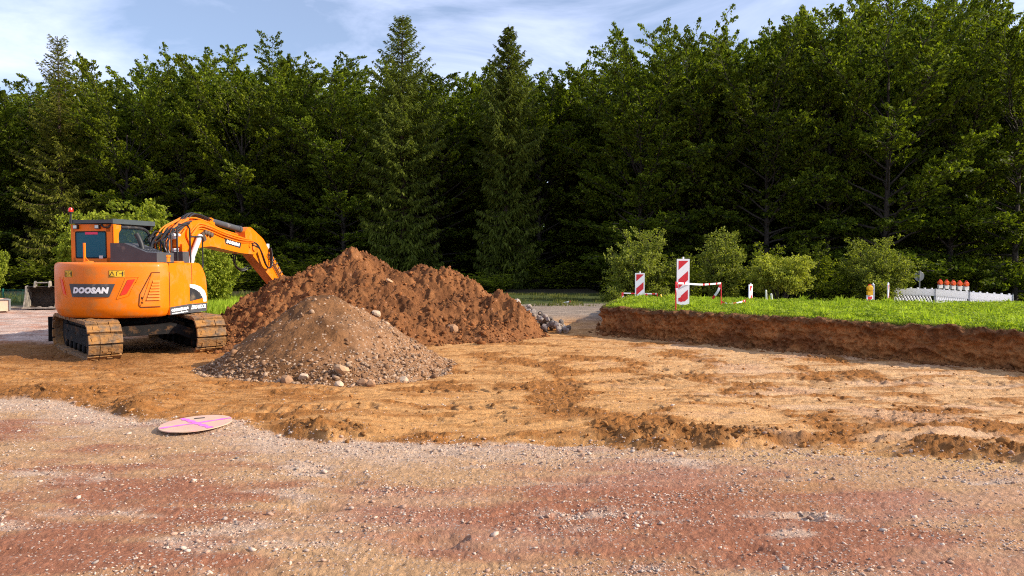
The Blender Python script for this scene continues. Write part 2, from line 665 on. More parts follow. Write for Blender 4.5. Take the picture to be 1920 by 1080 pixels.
def tread(x, y):
    """prints of the track pads on two arcs of sand, 0 .. 1"""
    t = 0
    r = np.hypot(x + 3.2, y - 20.0)
    s = np.arctan2(x + 3.2, 20.0 - y) * 10.0
    for R0 in (9.75, 11.7):
        band = sstep(.30, .24, np.abs(r - R0 + .05 * fbm(x * .6, y * .6, 2, 92)))
        t = t + band * (.5 + .5 * np.sign(np.sin(2 * math.pi * s / .19)) * sstep(0, .4, np.abs(np.sin(2 * math.pi * s / .19))))
    r2 = np.hypot(x - 9.0, y - 24.0)
    s2 = np.arctan2(x - 9.0, 24.0 - y) * 12.0
    for R0 in (12.6, 14.6):
        band = sstep(.30, .24, np.abs(r2 - R0 + .05 * fbm(x * .6, y * .6, 2, 93)))
        t = t + band * (.5 + .5 * np.sin(2 * math.pi * s2 / .19))
    return t * sstep(-.25, .2, fbm(x * .7, y * .7, 3, 94))


def ground_height(x, y):
    z, d = ground_base(x, y)
    sand = sstep(-.03, .12, d) * sstep(24, 19, y)
    streak, fine, patch = sand_fields(x, y)
    rough = billow(x * 7, y * 9, 4, 41, .6)
    scuff = -sstep(.12, .5, fbm(x * 2.2 + y * 1.2, y * 5.5 - x * .9, 4, 45, .6))
    near = sstep(30, 12, y)
    ridge = np.clip(1 - np.abs(pnoise(x * .35 + 9, y * 1.15, 62)) * 9, 0, 1) ** 1.5
    z = z + sand * near * (0.034 * streak + 0.024 * fine + .030 * scuff + patch * (0.034 * (rough - .35) + .034 * fbm(x * 6, y * 10, 4, 46, .65)) + .014 * ridge * (fbm(x * 1.6, y * 1.6, 2, 63) > -.1))
    # churned ridge that lies along the edge of the sand
    ex = berm(x)
    z = z - sand * near * .026 * tread(x, y)
    rim = np.exp(-((d - .22) / .24) ** 2)
    z = z + rim * ex * (0.02 + 0.07 * (billow(x * 5, y * 9, 5, 43, .65) - .2) + .06 * fbm(x * 3, y * 6, 5, 44, .65))
    # wheel ruts and pot-marks of the road in front
    road = 1 - sand
    z = z + road * sstep(14, 9, y) * (0.018 * fbm(x * .35, y * 2.4, 3, 51) + 0.014 * fbm(x * 3, y * 4.5, 4, 52) + .014 * billow(x * 14, y * 14, 3, 53) + .006 * fbm(x * 30, y * 30, 2, 54))
    pot = np.clip(-fbm(x * 1.1, y * 3.2, 3, 57) - .33, 0, 1)
    z = z - road * .15 * pot * sstep(14, 9, y)
    return z


def ground_colour(x, y):
    z, d = ground_base(x, y)
    sand = sstep(-.02, .10, d + .10 + .07 * fbm(x * 6, y * 6, 3, 9))
    streak, fine, patch = sand_fields(x, y)
    # road
    lo = fbm(x * .33, y * .9, 4, 61)
    mid = fbm(x * 1.3, y * 4.0, 5, 62)
    redw = sstep(-.15, .35, lo + .35 * mid + .16 * (5.6 - y) - .05 * x)
    road = cmix((0.46, 0.27, 0.138), (0.315, 0.13, 0.072), redw)
    mauve = sstep(.0, .5, fbm(x * .5 + 8, y * 1.2, 4, 64) + .12 * x - .03)
    road = cmix(road, np.full_like(road, 1) * (0.42, 0.225, 0.155), .45 * mauve * sstep(6.6, 5.2, y))
    pale = sstep(1.05, .1, -d) * sstep(2.5, -1.0, x) * .9
    pale = np.clip(pale + .8 * sstep(.25, .6, fbm(x * .9 + 2, y * 2.2, 5, 65)) * sstep(.1, -.2, d), 0, 1) * (.55 + .6 * sstep(-.3, .3, fbm(x * 2.5, y * 5, 4, 66)))
    road = cmix(road, np.full_like(road, 1) * (0.53, 0.385, 0.285), np.clip(pale, 0, .75))
    yel = sstep(.0, .3, fbm(x * .4 - 3, y * 1.3, 3, 67)) * sstep(1.2, 3, x) * sstep(4.6, 5.4, y)
    road = cmix(road, np.full_like(road, 1) * (0.52, 0.32, 0.13), .65 * yel)
    # sand and clay floor
    moist = np.clip(patch * 1.0 + .65 * sstep(.08, .42, streak) + .5 * sstep(.08, .4, fine), 0, 1)
    moist = np.clip(moist + (.50 * sstep(-.8, -3.8, x)) + .25 * np.exp(-((d - .25) / .35) ** 2), 0, 1)
    dry = cmix((0.54, 0.282, 0.105), (0.58, 0.345, 0.165), sstep(.5, 5, x))
    sc = cmix(dry, (0.33, 0.135, 0.036), moist)
    scuff = sstep(.12, .5, fbm(x * 2.2 + y * 1.2, y * 5.5 - x * .9, 4, 45, .6))
    dark_soil = np.clip(.40 * scuff + np.exp(-((d - .12) / .26) ** 4) * berm(x) * sstep(-.5, .1, fbm(x * 2.5, y * 3, 3, 56)) + .35 * tread(x, y) + .8 * sstep(-6.3, -7.6, x + .5 * fbm(x, y, 3, 88)) * sstep(12.4, 13.6, y) * sstep(18, 16, y) + .7 * patch * sstep(.05, .3, fine), 0, 1)  # darker brown in scuffs, prints, heaped rim, churned patches and left of the machine
    sc = cmix(sc, np.full_like(sc, 1) * (0.215, 0.09, 0.026), .85 * dark_soil)
    sc = sc * (1 + .16 * fbm(x * 5, y * 14, 4, 71))[..., None]
    pinky = sstep(.12, .4, fbm(x * .6 + 5, y * 1.2, 3, 73)) * sstep(0, 4, x)
    sc = cmix(sc, np.full_like(sc, 1) * (0.60, 0.38, 0.235), .5 * pinky)
    c = cmix(road, sc, sand)
    # far gravel
    far = np.clip(sstep(16.4, 17.8, y + .5 * fbm(x * .6, y * .6, 2, 81)) * sstep(-8.5, -10.5, x) + sstep(20.5, 22.5, y), 0, 1)
    fg = cmix((0.50, 0.36, 0.29), (0.42, 0.22, 0.15), sstep(-.1, .4, fbm(x * .8, y * 2.2, 4, 83)))
    fg = cmix(fg, np.full_like(fg, 1) * (0.225, 0.18, 0.135), sstep(-5, 0, x) * .9)
    fg = fg * (1 + .45 * fbm(x * 1.6, y * 4.5, 5, 84))[..., None]
    c = cmix(c, fg, far)
    # green verge and dark forest floor
    verge = np.clip(sstep(25.8, 27.2, y + 1.2 * fbm(x * .3, y * .3, 2, 85)), 0, 1)
    c = cmix(c, np.full_like(c, 1) * (0.06, 0.075, 0.018), verge)
    wood = sstep(33, 37, y + 2 * fbm(x * .2, y * .2, 2, 86))
    c = cmix(c, np.full_like(c, 1) * (0.035, 0.028, 0.016), wood)
    speck = np.clip((1 - sand) * (.35 + .9 * np.clip(pale, 0, 1) + .5 * sstep(0, .5, mid)) + .03 * sand + .7 * far, 0, 1) * (1 - verge)
    return np.clip(c, 0.01, 0.9), speck


ang_d = np.linspace(-0.66, 0.66, 980)
ang = np.concatenate([np.linspace(-math.pi, -0.72, 40), ang_d, np.linspace(0.72, math.pi, 40)[:-1]])
rad = np.concatenate([np.geomspace(0.4, 3.3, 40)[:-1], np.geomspace(3.3, 27, 610)[:-1], np.geomspace(27, 60, 60)[:-1], np.geomspace(60, 1500, 30)])
A_, R_ = np.meshgrid(ang, rad)
gx, gy = R_ * np.sin(A_), R_ * np.cos(A_)
gz = ground_height(gx, gy)
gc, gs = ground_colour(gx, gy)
nr, na = gx.shape
ii = np.arange(nr * na).reshape(nr, na)
nxt = np.roll(ii, -1, axis=1)
q = np.stack([ii[:-1], ii[1:], nxt[1:], nxt[:-1]], -1).reshape(-1, 4)
V = np.stack([gx, gy, gz], -1).reshape(-1, 3)
V = np.vstack([V, [[0, 0, 0]]])
tri = np.stack([np.full(na, nr * na), ii[0], nxt[0]], -1)
M['ground'] = mat_soil('site soil', speck=(0.54, 0.42, 0.34), speck_amt=0.42, speck_scale=56, fine=0.42, bump=0.8, bump_scale=34)
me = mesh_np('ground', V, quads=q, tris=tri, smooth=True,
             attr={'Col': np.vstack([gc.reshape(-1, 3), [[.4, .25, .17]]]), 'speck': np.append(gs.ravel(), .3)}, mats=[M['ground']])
tag(link('ground', me), kind='structure')
del V, q, gx, gy, gz, gc, gs


def gz_at(x, y):
    return float(ground_height(np.array([float(x)]), np.array([float(y)]))[0])


# ------------------------------------------------------------------ the cut bank with its grass plateau
E0, P1, P2, E3 = np.array([3.75, 24.0]), np.array([2.36, 19.15]), np.array([8.88, 12.8]), np.array([17.5, 4.4])
BANK_Z = 0.45


def line_pts(a, b, step):
    n = max(2, int(np.linalg.norm(b - a) / step))
    return a + (b - a) * (np.arange(n) / n)[:, None]


path = np.vstack([line_pts(E0, P1, .05), line_pts(P1, P2, .02), line_pts(P2, E3, .05), E3[None]])
for _ in range(8):
    path[1:-1] = path[1:-1] * .5 + (path[:-2] + path[2:]) * .25
tan = np.gradient(path, axis=0)
tan /= np.linalg.norm(tan, axis=1)[:, None]
nin = np.stack([-tan[:, 1], tan[:, 0]], -1)          # towards the plateau
for _ in range(12):
    nin[1:-1] = nin[1:-1] * .5 + (nin[:-2] + nin[2:]) * .25
nin /= np.linalg.norm(nin, axis=1)[:, None]
sl = np.concatenate([[0], np.cumsum(np.linalg.norm(np.diff(path, axis=0), axis=1))])


def edge_dist(x, y):
    """distance from the cut edge into the plateau"""
    d1 = ((x - P1[0]) * (-(P2 - P1)[1]) + (y - P1[1]) * (P2 - P1)[0]) / np.linalg.norm(P2 - P1)
    d0 = ((x - E0[0]) * (-(P1 - E0)[1]) + (y - E0[1]) * (P1 - E0)[0]) / np.linalg.norm(P1 - E0)
    return np.minimum(d1, d0)


def bank_z(x, y):
    d = edge_dist(x, y)
    return BANK_Z - .022 * np.clip(d, 0, 9) + .03 * fbm(x * .8, y * .8, 3, 91)


K = 42
u = np.linspace(0, 1, K)                              # 0 foot .. 1 lip
S_, U_ = np.meshgrid(sl, u)
lean = 0.16 * (U_ - .5) + .03
n_big = fbm(S_ * .7, U_ * .9, 3, 101)
n_mid = billow(S_ * 3.2 + .8 * U_, U_ * 2.3, 4, 102)
n_vert = fbm(S_ * 7.5 + U_ * 1.3, U_ * 1.0, 3, 103)
n_fin = fbm(S_ * 13, U_ * 11, 3, 104)
off = -lean * .5 + .12 * n_big + .19 * (n_mid - .35) + .055 * n_vert + .06 * n_fin + .05 * (billow(S_ * 5, U_ * 6, 4, 108, .6) - .3) + .022 * np.sin(2 * math.pi * (S_ + .05 * U_ + .03 * n_big) / .16) * sstep(.0, .25, fbm(S_ * .8, U_ * .7, 2, 109)) * sstep(.95, .7, U_)
off = off - .04 * np.exp(-((U_ - .93) / .06) ** 2) * (1 + fbm(S_ * 3, U_ * 0, 3, 105)) + .10 * np.exp(-(U_ / .1) ** 2) * (-1)
bx = path[None, :, 0] + nin[None, :, 0] * off
by = path[None, :, 1] + nin[None, :, 1] * off
ztop = bank_z(path[:, 0], path[:, 1])[None] + .09 * fbm(sl * 2.2, sl * 0, 5, 106, .6)[None]
zfoot = -.34
bz = zfoot + (ztop - zfoot) * U_
rows = [(bx, by, bz)]
for k, dd in enumerate((.06, .14, .25, .45, .8, 1.3)):
    tx, ty = path[:, 0] + nin[:, 0] * dd, path[:, 1] + nin[:, 1] * dd
    tz = bank_z(tx, ty) + (.09 * fbm(sl * 2.2, sl * 0, 5, 106, .6) * max(0, 1 - dd / .4)) + .02 * fbm(tx * 5, ty * 5, 2, 107)
    rows.append((tx[None], ty[None], tz[None]))
BX, BY, BZ = [np.vstack([r[i] for r in rows]) for i in range(3)]
nR, nS = BX.shape
ii = np.arange(nR * nS).reshape(nR, nS)
bq = np.stack([ii[:-1, :-1], ii[:-1, 1:], ii[1:, 1:], ii[1:, :-1]], -1).reshape(-1, 4)
US = np.vstack([U_, np.repeat(np.full((1, nS), 1.2), nR - K, 0)])
SS = np.repeat(sl[None], nR, 0)
bc = cmix((0.38, 0.155, 0.050), (0.23, 0.092, 0.034), sstep(-.2, .35, fbm(SS * 1.3, US * 1.6, 4, 111)))
bc = cmix(bc, np.full_like(bc, 1) * (0.31, 0.14, 0.05), sstep(.1, .5, fbm(SS * 3.1, US * 2.2, 3, 112)) * .7)
bc = cmix(bc, np.full_like(bc, 1) * (0.40, 0.205, 0.085), sstep(.22, .0, US + .08 * fbm(SS * 2, US, 2, 114)) * .7)
bc = bc * (1 + .30 * fbm(SS * 1.5, US * 7, 4, 115))[..., None]
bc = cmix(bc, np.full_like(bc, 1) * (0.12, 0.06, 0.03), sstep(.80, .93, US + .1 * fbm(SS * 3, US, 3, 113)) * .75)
bv = np.stack([BX, BY, BZ], -1).reshape(-1, 3)
# rest of the plateau: one coarse sheet inside, and a skirt at the back
inner = bv[ii[-1]]
back = np.array([[32., 2.0], [32., 23.0]])
bm = bmesh.new()
allv = [bm.verts.new(p) for p in inner[::12]] + [bm.verts.new((x, y, .26)) for x, y in back] + [bm.verts.new((5.6, 23.2, .26))]
bm.faces.new(allv)
lowv = [bm.verts.new(p) for p in ((32., 2., -.6), (32., 24.0, -.6), (5.0, 24.6, -.6), (3.75, 24.0, -.6))]
bm.faces.new((allv[-3], lowv[0], lowv[1], allv[-2]))
bm.faces.new((allv[-2], lowv[1], lowv[2], allv[-1]))
bm.faces.new((allv[-1], lowv[2], lowv[3], allv[0]))
bmesh.ops.triangulate(bm, faces=bm.faces[:])
bm.verts.index_update()
ev = np.array([v.co[:] for v in bm.verts])
et = np.array([[v.index for v in f.verts] for f in bm.faces]) + len(bv)
bm.free()
allc = np.vstack([bc.reshape(-1, 3), np.tile([[.12, .10, .04]], (len(ev), 1))])
M['bank'] = mat_soil('red clay', speck=(0.34, 0.2, 0.1), speck_amt=0.04, speck_scale=22, fine=0.42, bump=1.0, bump_scale=15)
me = mesh_np('terrain', np.vstack([bv, ev]), quads=bq, tris=et, smooth=True, attr={'Col': allc, 'speck': np.full(len(allc), .5)}, mats=[M['bank']])
tag(link('terrain', me), kind='structure')


# ------------------------------------------------------------------ heaps
def heap(name, label, x0, x1, y0, y1, step, hfun, cfun, material):
    xs, ys = np.arange(x0, x1, step), np.arange(y0, y1, step)
    X, Y = np.meshgrid(xs, ys)
    Z = hfun(X, Y)
    keep = Z > ground_base(X, Y)[0] - .06
    C_, sp = cfun(X, Y, Z)
    ii = np.arange(X.size).reshape(X.shape)
    kq = keep[:-1, :-1] | keep[1:, :-1] | keep[:-1, 1:] | keep[1:, 1:]
    q = np.stack([ii[:-1, :-1], ii[:-1, 1:], ii[1:, 1:], ii[1:, :-1]], -1)[kq]
    used = np.unique(q)
    remap = np.zeros(X.size, dtype=np.int32)
    remap[used] = np.arange(len(used))
    V = np.stack([X, Y, Z], -1).reshape(-1, 3)[used]
    me = mesh_np(name, V, quads=remap[q], smooth=True, attr={'Col': C_.reshape(-1, 3)[used], 'speck': sp.ravel()[used]}, mats=[material])
    o = link(name, me)
    tag(o, label, 'heap')
    return o


def cone(X, Y, cx, cy, top, slope, rnd=.25, ax=1.0, ay=1.0):
    X = np.where(X < cx, cx + (X - cx) * 1.16, cx + (X - cx) * 1.06)
    r = np.sqrt(((X - cx) * ax) ** 2 + ((Y - cy) * ay) ** 2 + rnd * rnd) - rnd
    return top - slope * r


def smax(a, b, k=.25):
    h = np.clip(.5 + .5 * (a - b) / k, 0, 1)
    return b * (1 - h) + a * h + k * h * (1 - h)


DIRT_PEAKS = [(-4.15, 19.3, 1.86, .64, .25), (-4.75, 19.0, 1.60, .62, .3), (-5.55, 18.6, 1.22, .62, .3), (-6.15, 18.1, .62, .6, .3),
              (-3.2, 19.6, 1.40, .62, .3), (-2.45, 19.7, 1.43, .62, .3), (-1.85, 19.7, 1.36, .74, .3), (-1.35, 19.5, 1.02, .82, .3), (-.36, 19.1, .86, 1.0, .15),
              (-.12, 18.9, .62, 1.15, .15), (-5.6, 16.6, .35, .5, .3), (-.75, 18.0, .10, .5, .4)]


def dirt_h(X, Y):
    wx = X + .30 * fbm(X * 1.1, Y * 1.1, 4, 201)
    wy = Y + .30 * fbm(X * 1.1 + 7, Y * 1.1, 4, 202)
    z = np.full(X.shape, -9.0)
    for cx, cy, t, s, r in DIRT_PEAKS:
        z = smax(z, cone(wx, wy, cx, cy, t, s, r), .18)
    hh = sstep(-.4, .2, z)
    z = z + hh * (.20 * fbm(X * 1.4, Y * 1.4, 5, 203) + .16 * (billow(X * 2.6, Y * 2.6, 6, 204, .62) - .4) + .075 * fbm(X * 8, Y * 8, 4, 205, .7) + .035 * (billow(X * 14, Y * 14, 2, 206) - .3))
    return z


def dirt_c(X, Y, Z):
    c = cmix((0.225, 0.09, 0.032), (0.13, 0.05, 0.018), sstep(-.25, .35, fbm(X * 1.1, Y * 1.1, 5, 211)))
    c = cmix(c, np.full_like(c, 1) * (0.28, 0.118, 0.043), .7 * sstep(.1, .5, fbm(X * 2.3, Y * 2.3, 4, 212)))
    return c, np.full(X.shape, .5)


def gravel_h(X, Y):
    wx = X + .12 * fbm(X * 1.3, Y * 1.3, 3, 221)
    wy = Y + .12 * fbm(X * 1.3 + 5, Y * 1.3, 3, 222)
    z = cone(wx, wy, -3.38, 13.15, 1.06, .635, .28)
    z = smax(z, cone(wx, wy, -3.05, 13.25, .76, .62, .3), .2)
    z = smax(z, cone(wx, wy, -2.35, 13.1, .20, .62, .3), .2)
    z = smax(z, cone(wx, wy, -4.3, 12.9, .20, .50, .3), .2)
    z = smax(z, cone(wx, wy, -3.1, 12.2, .30, .52, .5), .2)
    hh = sstep(-.4, .0, z)
    return z + hh * (.055 * fbm(X * 2, Y * 2, 4, 223) + .05 * (billow(X * 5, Y * 5, 4, 224) - .35) + .022 * (billow(X * 16, Y * 16, 3, 225) - .3))


def gravel_c(X, Y, Z):
    c = cmix((0.215, 0.10, 0.040), (0.14, 0.065, 0.026), sstep(-.2, .3, fbm(X * 1.6, Y * 1.6, 5, 231)))
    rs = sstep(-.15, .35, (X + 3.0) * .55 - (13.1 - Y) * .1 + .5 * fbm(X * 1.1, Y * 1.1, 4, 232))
    c = cmix(c, np.full_like(c, 1) * (0.32, 0.172, 0.088), .7 * rs)  # paler, stonier right flank; its sunlit tone is put into the colour
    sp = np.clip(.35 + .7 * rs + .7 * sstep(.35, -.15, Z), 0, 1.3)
    return c, sp


M['dirt'] = mat_soil('heap soil', speck=(0.42, 0.2, 0.1), speck_amt=0.08, speck_scale=20, fine=0.40, bump=1.0, bump_scale=24)
M['gravelheap'] = mat_soil('heap gravel', speck=(0.50, 0.36, 0.25), speck_amt=0.28, speck_scale=24, fine=0.36, bump=0.9, bump_scale=22)
heap('dirt_mound', 'large lumpy red brown dirt mound beyond the smaller stony heap', -8.2, 2.6, 14.4, 24.5, .03, dirt_h, dirt_c, M['dirt'])
heap('gravel_mound', 'smaller brown cone shaped mound of stony gravel in front of the dirt mound', -6.2, 0.0, 10.2, 16.2, .022, gravel_h, gravel_c, M['gravelheap'])


# ------------------------------------------------------------------ loose stones (nobody could count them)
def _ico():
    bm = bmesh.new()
    bmesh.ops.create_icosphere(bm, subdivisions=1, radius=1)
    v = np.array([x.co[:] for x in bm.verts])
    bm.verts.index_update()
    f = np.array([[x.index for x in p.verts] for p in bm.faces])
    bm.free()
    return v, f


ICO_V, ICO_F = _ico()


def stones(name, P, size, cols, seed, material, flat=.62, kind='stuff', jit=.36):
    rng = np.random.default_rng(seed)
    n = len(P)
    sc = size[:, None] * np.stack([rng.uniform(.75, 1.35, n), rng.uniform(.7, 1.1, n), flat * rng.uniform(.7, 1.2, n)], -1)
    v = ICO_V[None] * (1 + rng.uniform(-jit, jit, (n, 12, 1))) * sc[:, None]
    a = rng.uniform(0, 6.283, n)
    ca, sa = np.cos(a)[:, None], np.sin(a)[:, None]
    x = v[..., 0] * ca - v[..., 1] * sa
    y = v[..., 0] * sa + v[..., 1] * ca
    t = rng.uniform(-.35, .35, n)[:, None]
    z = v[..., 2] + x * t
    V = np.stack([x, y, z], -1) + P[:, None]
    F_ = (ICO_F[None] + (np.arange(n) * 12)[:, None, None]).reshape(-1, 3)
    me = mesh_np(name, V.reshape(-1, 3), tris=F_, attr={'Col': np.repeat(cols, 12, 0), 'speck': np.zeros(n * 12)}, mats=[material])
    o = link(name, me)
    if kind:
        tag(o, kind=kind)
    return o


rng = np.random.default_rng(4)
n = 90000
r = 3.4 * np.exp(rng.uniform(0, 1, n) * math.log(10.5 / 3.4))
a = rng.uniform(-.66, .66, n)
x, y = r * np.sin(a), r * np.cos(a)
d = edge_d(x, y)
den = sstep(-.15, .5, fbm(x * .9, y * 2.2, 4, 301)) * .42 + .045 + .5 * np.exp(-((d + .25) / .28) ** 2) + .5 * sstep(.25, .55, fbm(x * .9 + 2, y * 2.2, 5, 65))
den *= np.where(d > .1, .10, 1)
k = rng.uniform(0, 1, n) < den
x, y, r = x[k], y[k], r[k]
n = len(x)
sz = np.clip(rng.lognormal(math.log(.0050), .5, n), .0025, .024) * (.75 + .05 * r)
z = ground_height(x, y)
t = rng.uniform(0, 1, n)[:, None]
cols = np.where(t < .55, np.array([.54, .40, .31]), np.where(t < .88, np.array([.42, .26, .18]), np.array([.38, .31, .26]))) * rng.uniform(.7, 1.15, (n, 1))
stones('gravel', np.stack([x, y, z + sz * .2], -1), sz, np.clip(cols, 0, .8), 5, M['stone'])

# crumbs of clay on the sand and along its rim
n = 26000
r = 5.5 * np.exp(rng.uniform(0, 1, n) * math.log(19 / 5.5))
a = rng.uniform(-.66, .66, n)
x, y = r * np.sin(a), r * np.cos(a)
d = edge_d(x, y)
_, _, patch = sand_fields(x, y)
den = .03 + .13 * patch + .9 * np.exp(-((d - .2) / .22) ** 2) * berm(x)
k = (rng.uniform(0, 1, n) < den) & (d > -.12) & (edge_dist(x, y) < -.1)
x, y, r = x[k], y[k], r[k]
n = len(x)
sz = np.clip(rng.lognormal(math.log(.012), .5, n), .005, .05)
z = ground_height(x, y)
cols = np.array([.29, .13, .04]) * rng.uniform(.6, 1.4, (n, 1)) * np.array([1, 1, 1])
stones('dirt', np.stack([x, y, z + sz * .25], -1), sz, cols, 6, M['clod'], flat=.75, jit=.45)


n = 2600
s_ = rng.uniform(0, 1, n) * sl[-1]
dd_ = np.abs(rng.normal(0, .16, n)) + .0
x = np.interp(s_, sl, path[:, 0]) - np.interp(s_, sl, nin[:, 0]) * dd_
y = np.interp(s_, sl, path[:, 1]) - np.interp(s_, sl, nin[:, 1]) * dd_
sz = np.clip(rng.lognormal(math.log(.020), .6, n), .008, .09)
stones('rubble', np.stack([x, y, ground_height(x, y) + sz * .25], -1), sz, np.array([.24, .10, .036]) * rng.uniform(.6, 1.4, (n, 1)), 8, M['clod'], flat=.75, jit=.45)


def on_heap(hf, x0, x1, y0, y1, n, seed, dens, lo, mid, hi, cf, name, material, flat=.75):
    g = np.random.default_rng(seed)
    x, y = g.uniform(x0, x1, n), g.uniform(y0, y1, n)
    z = hf(x, y)
    gb_ = ground_base(x, y)[0]
    k = (g.uniform(0, 1, n) < dens(x, y, z)) & (z > gb_ - .10)
    x, y, z = x[k], y[k], np.maximum(z[k], ground_height(x[k], y[k]))
    s = np.clip(g.lognormal(math.log(mid), .5, len(x)), lo, hi)
    stones(name, np.stack([x, y, z + s * .25], -1), s, cf(g, len(x)), seed + 1, material, flat)


on_heap(dirt_h, -8, 1.8, 15, 22, 16000, 11, lambda x, y, z: .30 + .5 * sstep(.4, -.2, z) + .3 * sstep(0.05, .35, fbm(x, y, 3, 311)), .010, .021, .12,
        lambda g, n: np.array([.23, .088, .030]) * g.uniform(.65, 1.35, (n, 1)), 'rubble', M['clod'], flat=.85)
on_heap(gravel_h, -6, -.4, 10.4, 15, 20000, 13, lambda x, y, z: .05 + 1.0 * sstep(.25, -.15, z) + .40 * sstep(-3.0, -1.6, x + .6 * fbm(x, y, 3, 312)), .006, .014, .06,
        lambda g, n: np.where(g.uniform(0, 1, (n, 1)) < .5, np.array([.38, .25, .16]), np.array([.24, .13, .068])) * g.uniform(.65, 1.15, (n, 1)), 'pebbles', M['stone'])


# ------------------------------------------------------------------ single rocks
def rock_mesh(seed, col, sub=2):
    g = np.random.default_rng(seed)
    bm = bmesh.new()
    bmesh.ops.create_icosphere(bm, subdivisions=sub, radius=1)
    pl = [(Vector(g.normal(size=3)).normalized(), g.uniform(.5, .85)) for _ in range(9)]
    for v in bm.verts:
        for nrm, dd in pl:
            k = v.co.dot(nrm)
            if k > dd:
                v.co -= nrm * (k - dd)
        v.co *= 1 + float(g.uniform(-.03, .03))
    me = bpy.data.meshes.new('rock')
    bm.to_mesh(me)
    bm.free()
    for nm, tp in (('Col', 'FLOAT_COLOR'), ('speck', 'FLOAT')):
        a = me.attributes.new(nm, tp, 'POINT')
        if tp == 'FLOAT_COLOR':
            a.data.foreach_set('color', np.tile([*col, 1], len(me.vertices)).astype(np.float32))
    me.materials.append(M['stone'])
    return me


GREY_ROCKS = [rock_mesh(400 + i, c) for i, c in enumerate([(.27, .225, .195), (.20, .16, .14), (.34, .28, .235), (.16, .13, .11), (.30, .225, .17)])]
TAN_ROCKS = [rock_mesh(420 + i, c) for i, c in enumerate([(.46, .29, .165), (.33, .185, .10), (.50, .365, .25)])]
random.seed(7)
# heap of broken stone at the right end of the dirt mound
for i in range(120):
    t = random.random()
    cx = -.05 + 1.5 * (t ** 1.15)
    top = .74 * (1 - t) ** .8 + .03
    hgt = random.uniform(0, 1) ** .6 * top
    Yr = 20.6 - random.uniform(-.25, .55) * (1 - hgt) - .9 * t
    s = random.uniform(.06, .145) * (1 - .35 * t)
    o = link('rock', random.choice(GREY_ROCKS), None, (cx + random.uniform(-.1, .1), Yr, -.2 + hgt), (random.uniform(0, 3), random.uniform(0, 3), random.uniform(0, 6)))
    o.scale = (s * random.uniform(.9, 1.4), s, s * random.uniform(.7, 1))
    tag(o, 'grey broken rock in the stone heap at the right foot of the dirt mound', 'rock', 'broken stones heaped beside the dirt mound')
# bigger stones seen one by one
for px, py, Y, s, lab, mi, lift in [
        (640, 713, 11.15, .13, 'pale tan pointed boulder at the front foot of the gravel mound, largest there', 0, 0),
        (680, 718, 11.05, .10, 'brown boulder just right of the largest one at the foot of the gravel mound', 1, 0),
        (537, 725, 10.85, .10, 'blocky brown stone at the left front foot of the gravel mound', 1, 0),
        (757, 706, 11.6, .085, 'pale rounded stone near the right front foot of the gravel mound', 2, 0),
        (695, 723, 10.95, .075, 'dark brown stone right of the boulders below the gravel mound', 1, 0),
        (636, 727, 10.85, .07, 'flat pale stone lying in front of the largest boulder', 2, 0),
        (568, 721, 11.0, .075, 'small grey tan stone between the boulders and the blocky stone', 2, 0)]:
    p = at(px, py, Y)
    o = link('rock', TAN_ROCKS[mi], None, (p[0], Y, max(gz_at(p[0], Y), float(gravel_h(np.array([p[0]]), np.array([Y]))[0])) + s * .4), (random.uniform(-.3, .3), random.uniform(-.3, .3), random.uniform(0, 6)))
    o.scale = (s * 1.25, s, s * .85)
    tag(o, lab, 'rock')
for px, py, s, lab, mi in [
        (848, 618, .17, 'brown stone on the lower front slope of the dirt mound', 1),
        (706, 588, .12, 'pale tan stone on the dirt mound above the gravel mound', 2),
        (730, 528, .10, 'tan stone in the hollow below the peak of the dirt mound', 0)]:
    for Y in np.arange(16.0, 20.0, .05):
        p = at(px, py, Y)
        if dirt_h(np.array([p[0]]), np.array([p[1]]))[0] > p[2]:
            break
    o = link('rock', TAN_ROCKS[mi], None, tuple(p), (.2, .4, 1.0))
    o.scale = (s * 1.2, s, s * .8)
    tag(o, lab, 'rock')

# ------------------------------------------------------------------ manhole cover board
lid = thing('manhole_cover', 'flat round beige cover board with pink spray cross lying on the pale gravel', 'cover', (-3.10, 7.2, gz_at(-3.10, 7.2) + .016))
lid.rotation_euler = (math.radians(1.0), math.radians(-2.4), math.radians(14))
bm = bmesh.new()
ring = [(0.335 * math.cos(2 * math.pi * k / 64), 0.335 * math.sin(2 * math.pi * k / 64)) for k in range(64)]
add_prism(bm, ring, .003, .012, 'z')
obj('board', bm, M['plywood'], lid, bevel=.003)
bm = bmesh.new()
add_prism(bm, round_poly([(-.05, .19), (.05, .19), (.05, .225), (-.05, .225)], .012), .0123, .015, 'z')
obj('hand_slot', bm, M['black'], lid)
g = np.random.default_rng(3)
for nm, a0 in (('paint_stripe', .30), ('paint_stripe', 2.15)):
    bm = bmesh.new()
    L_ = []
    for k in range(25):
        t = -.325 + .65 * k / 24
        w = .026 + .008 * math.sin(k * 1.3) + .006 * g.uniform(-1, 1)
        L_.append([(t, -w), (t, w)])
    zz = .0135 if a0 < 1 else .0142
    rot = lambda p: (p[0] * math.cos(a0) - p[1] * math.sin(a0), p[0] * math.sin(a0) + p[1] * math.cos(a0), zz)
    vs = [[bm.verts.new(rot(p)) for p in l] for l in L_]
    for a_, b_ in zip(vs[:-1], vs[1:]):
        bm.faces.new((a_[0], b_[0], b_[1], a_[1]))
    obj(nm, bm, M['pinkpaint'], lid)

# ------------------------------------------------------------------ excavator
EX = thing('excavator', 'orange tracked excavator with two black company plates and arm reaching behind the dirt mound', 'excavator', (-8.1, 15.9, -.25), math.radians(-11))
RC = 1.48
D2R = math.pi / 180


def cy(th, z, r=RC):
    return (r * math.sin(th * D2R), -r * math.cos(th * D2R), z)


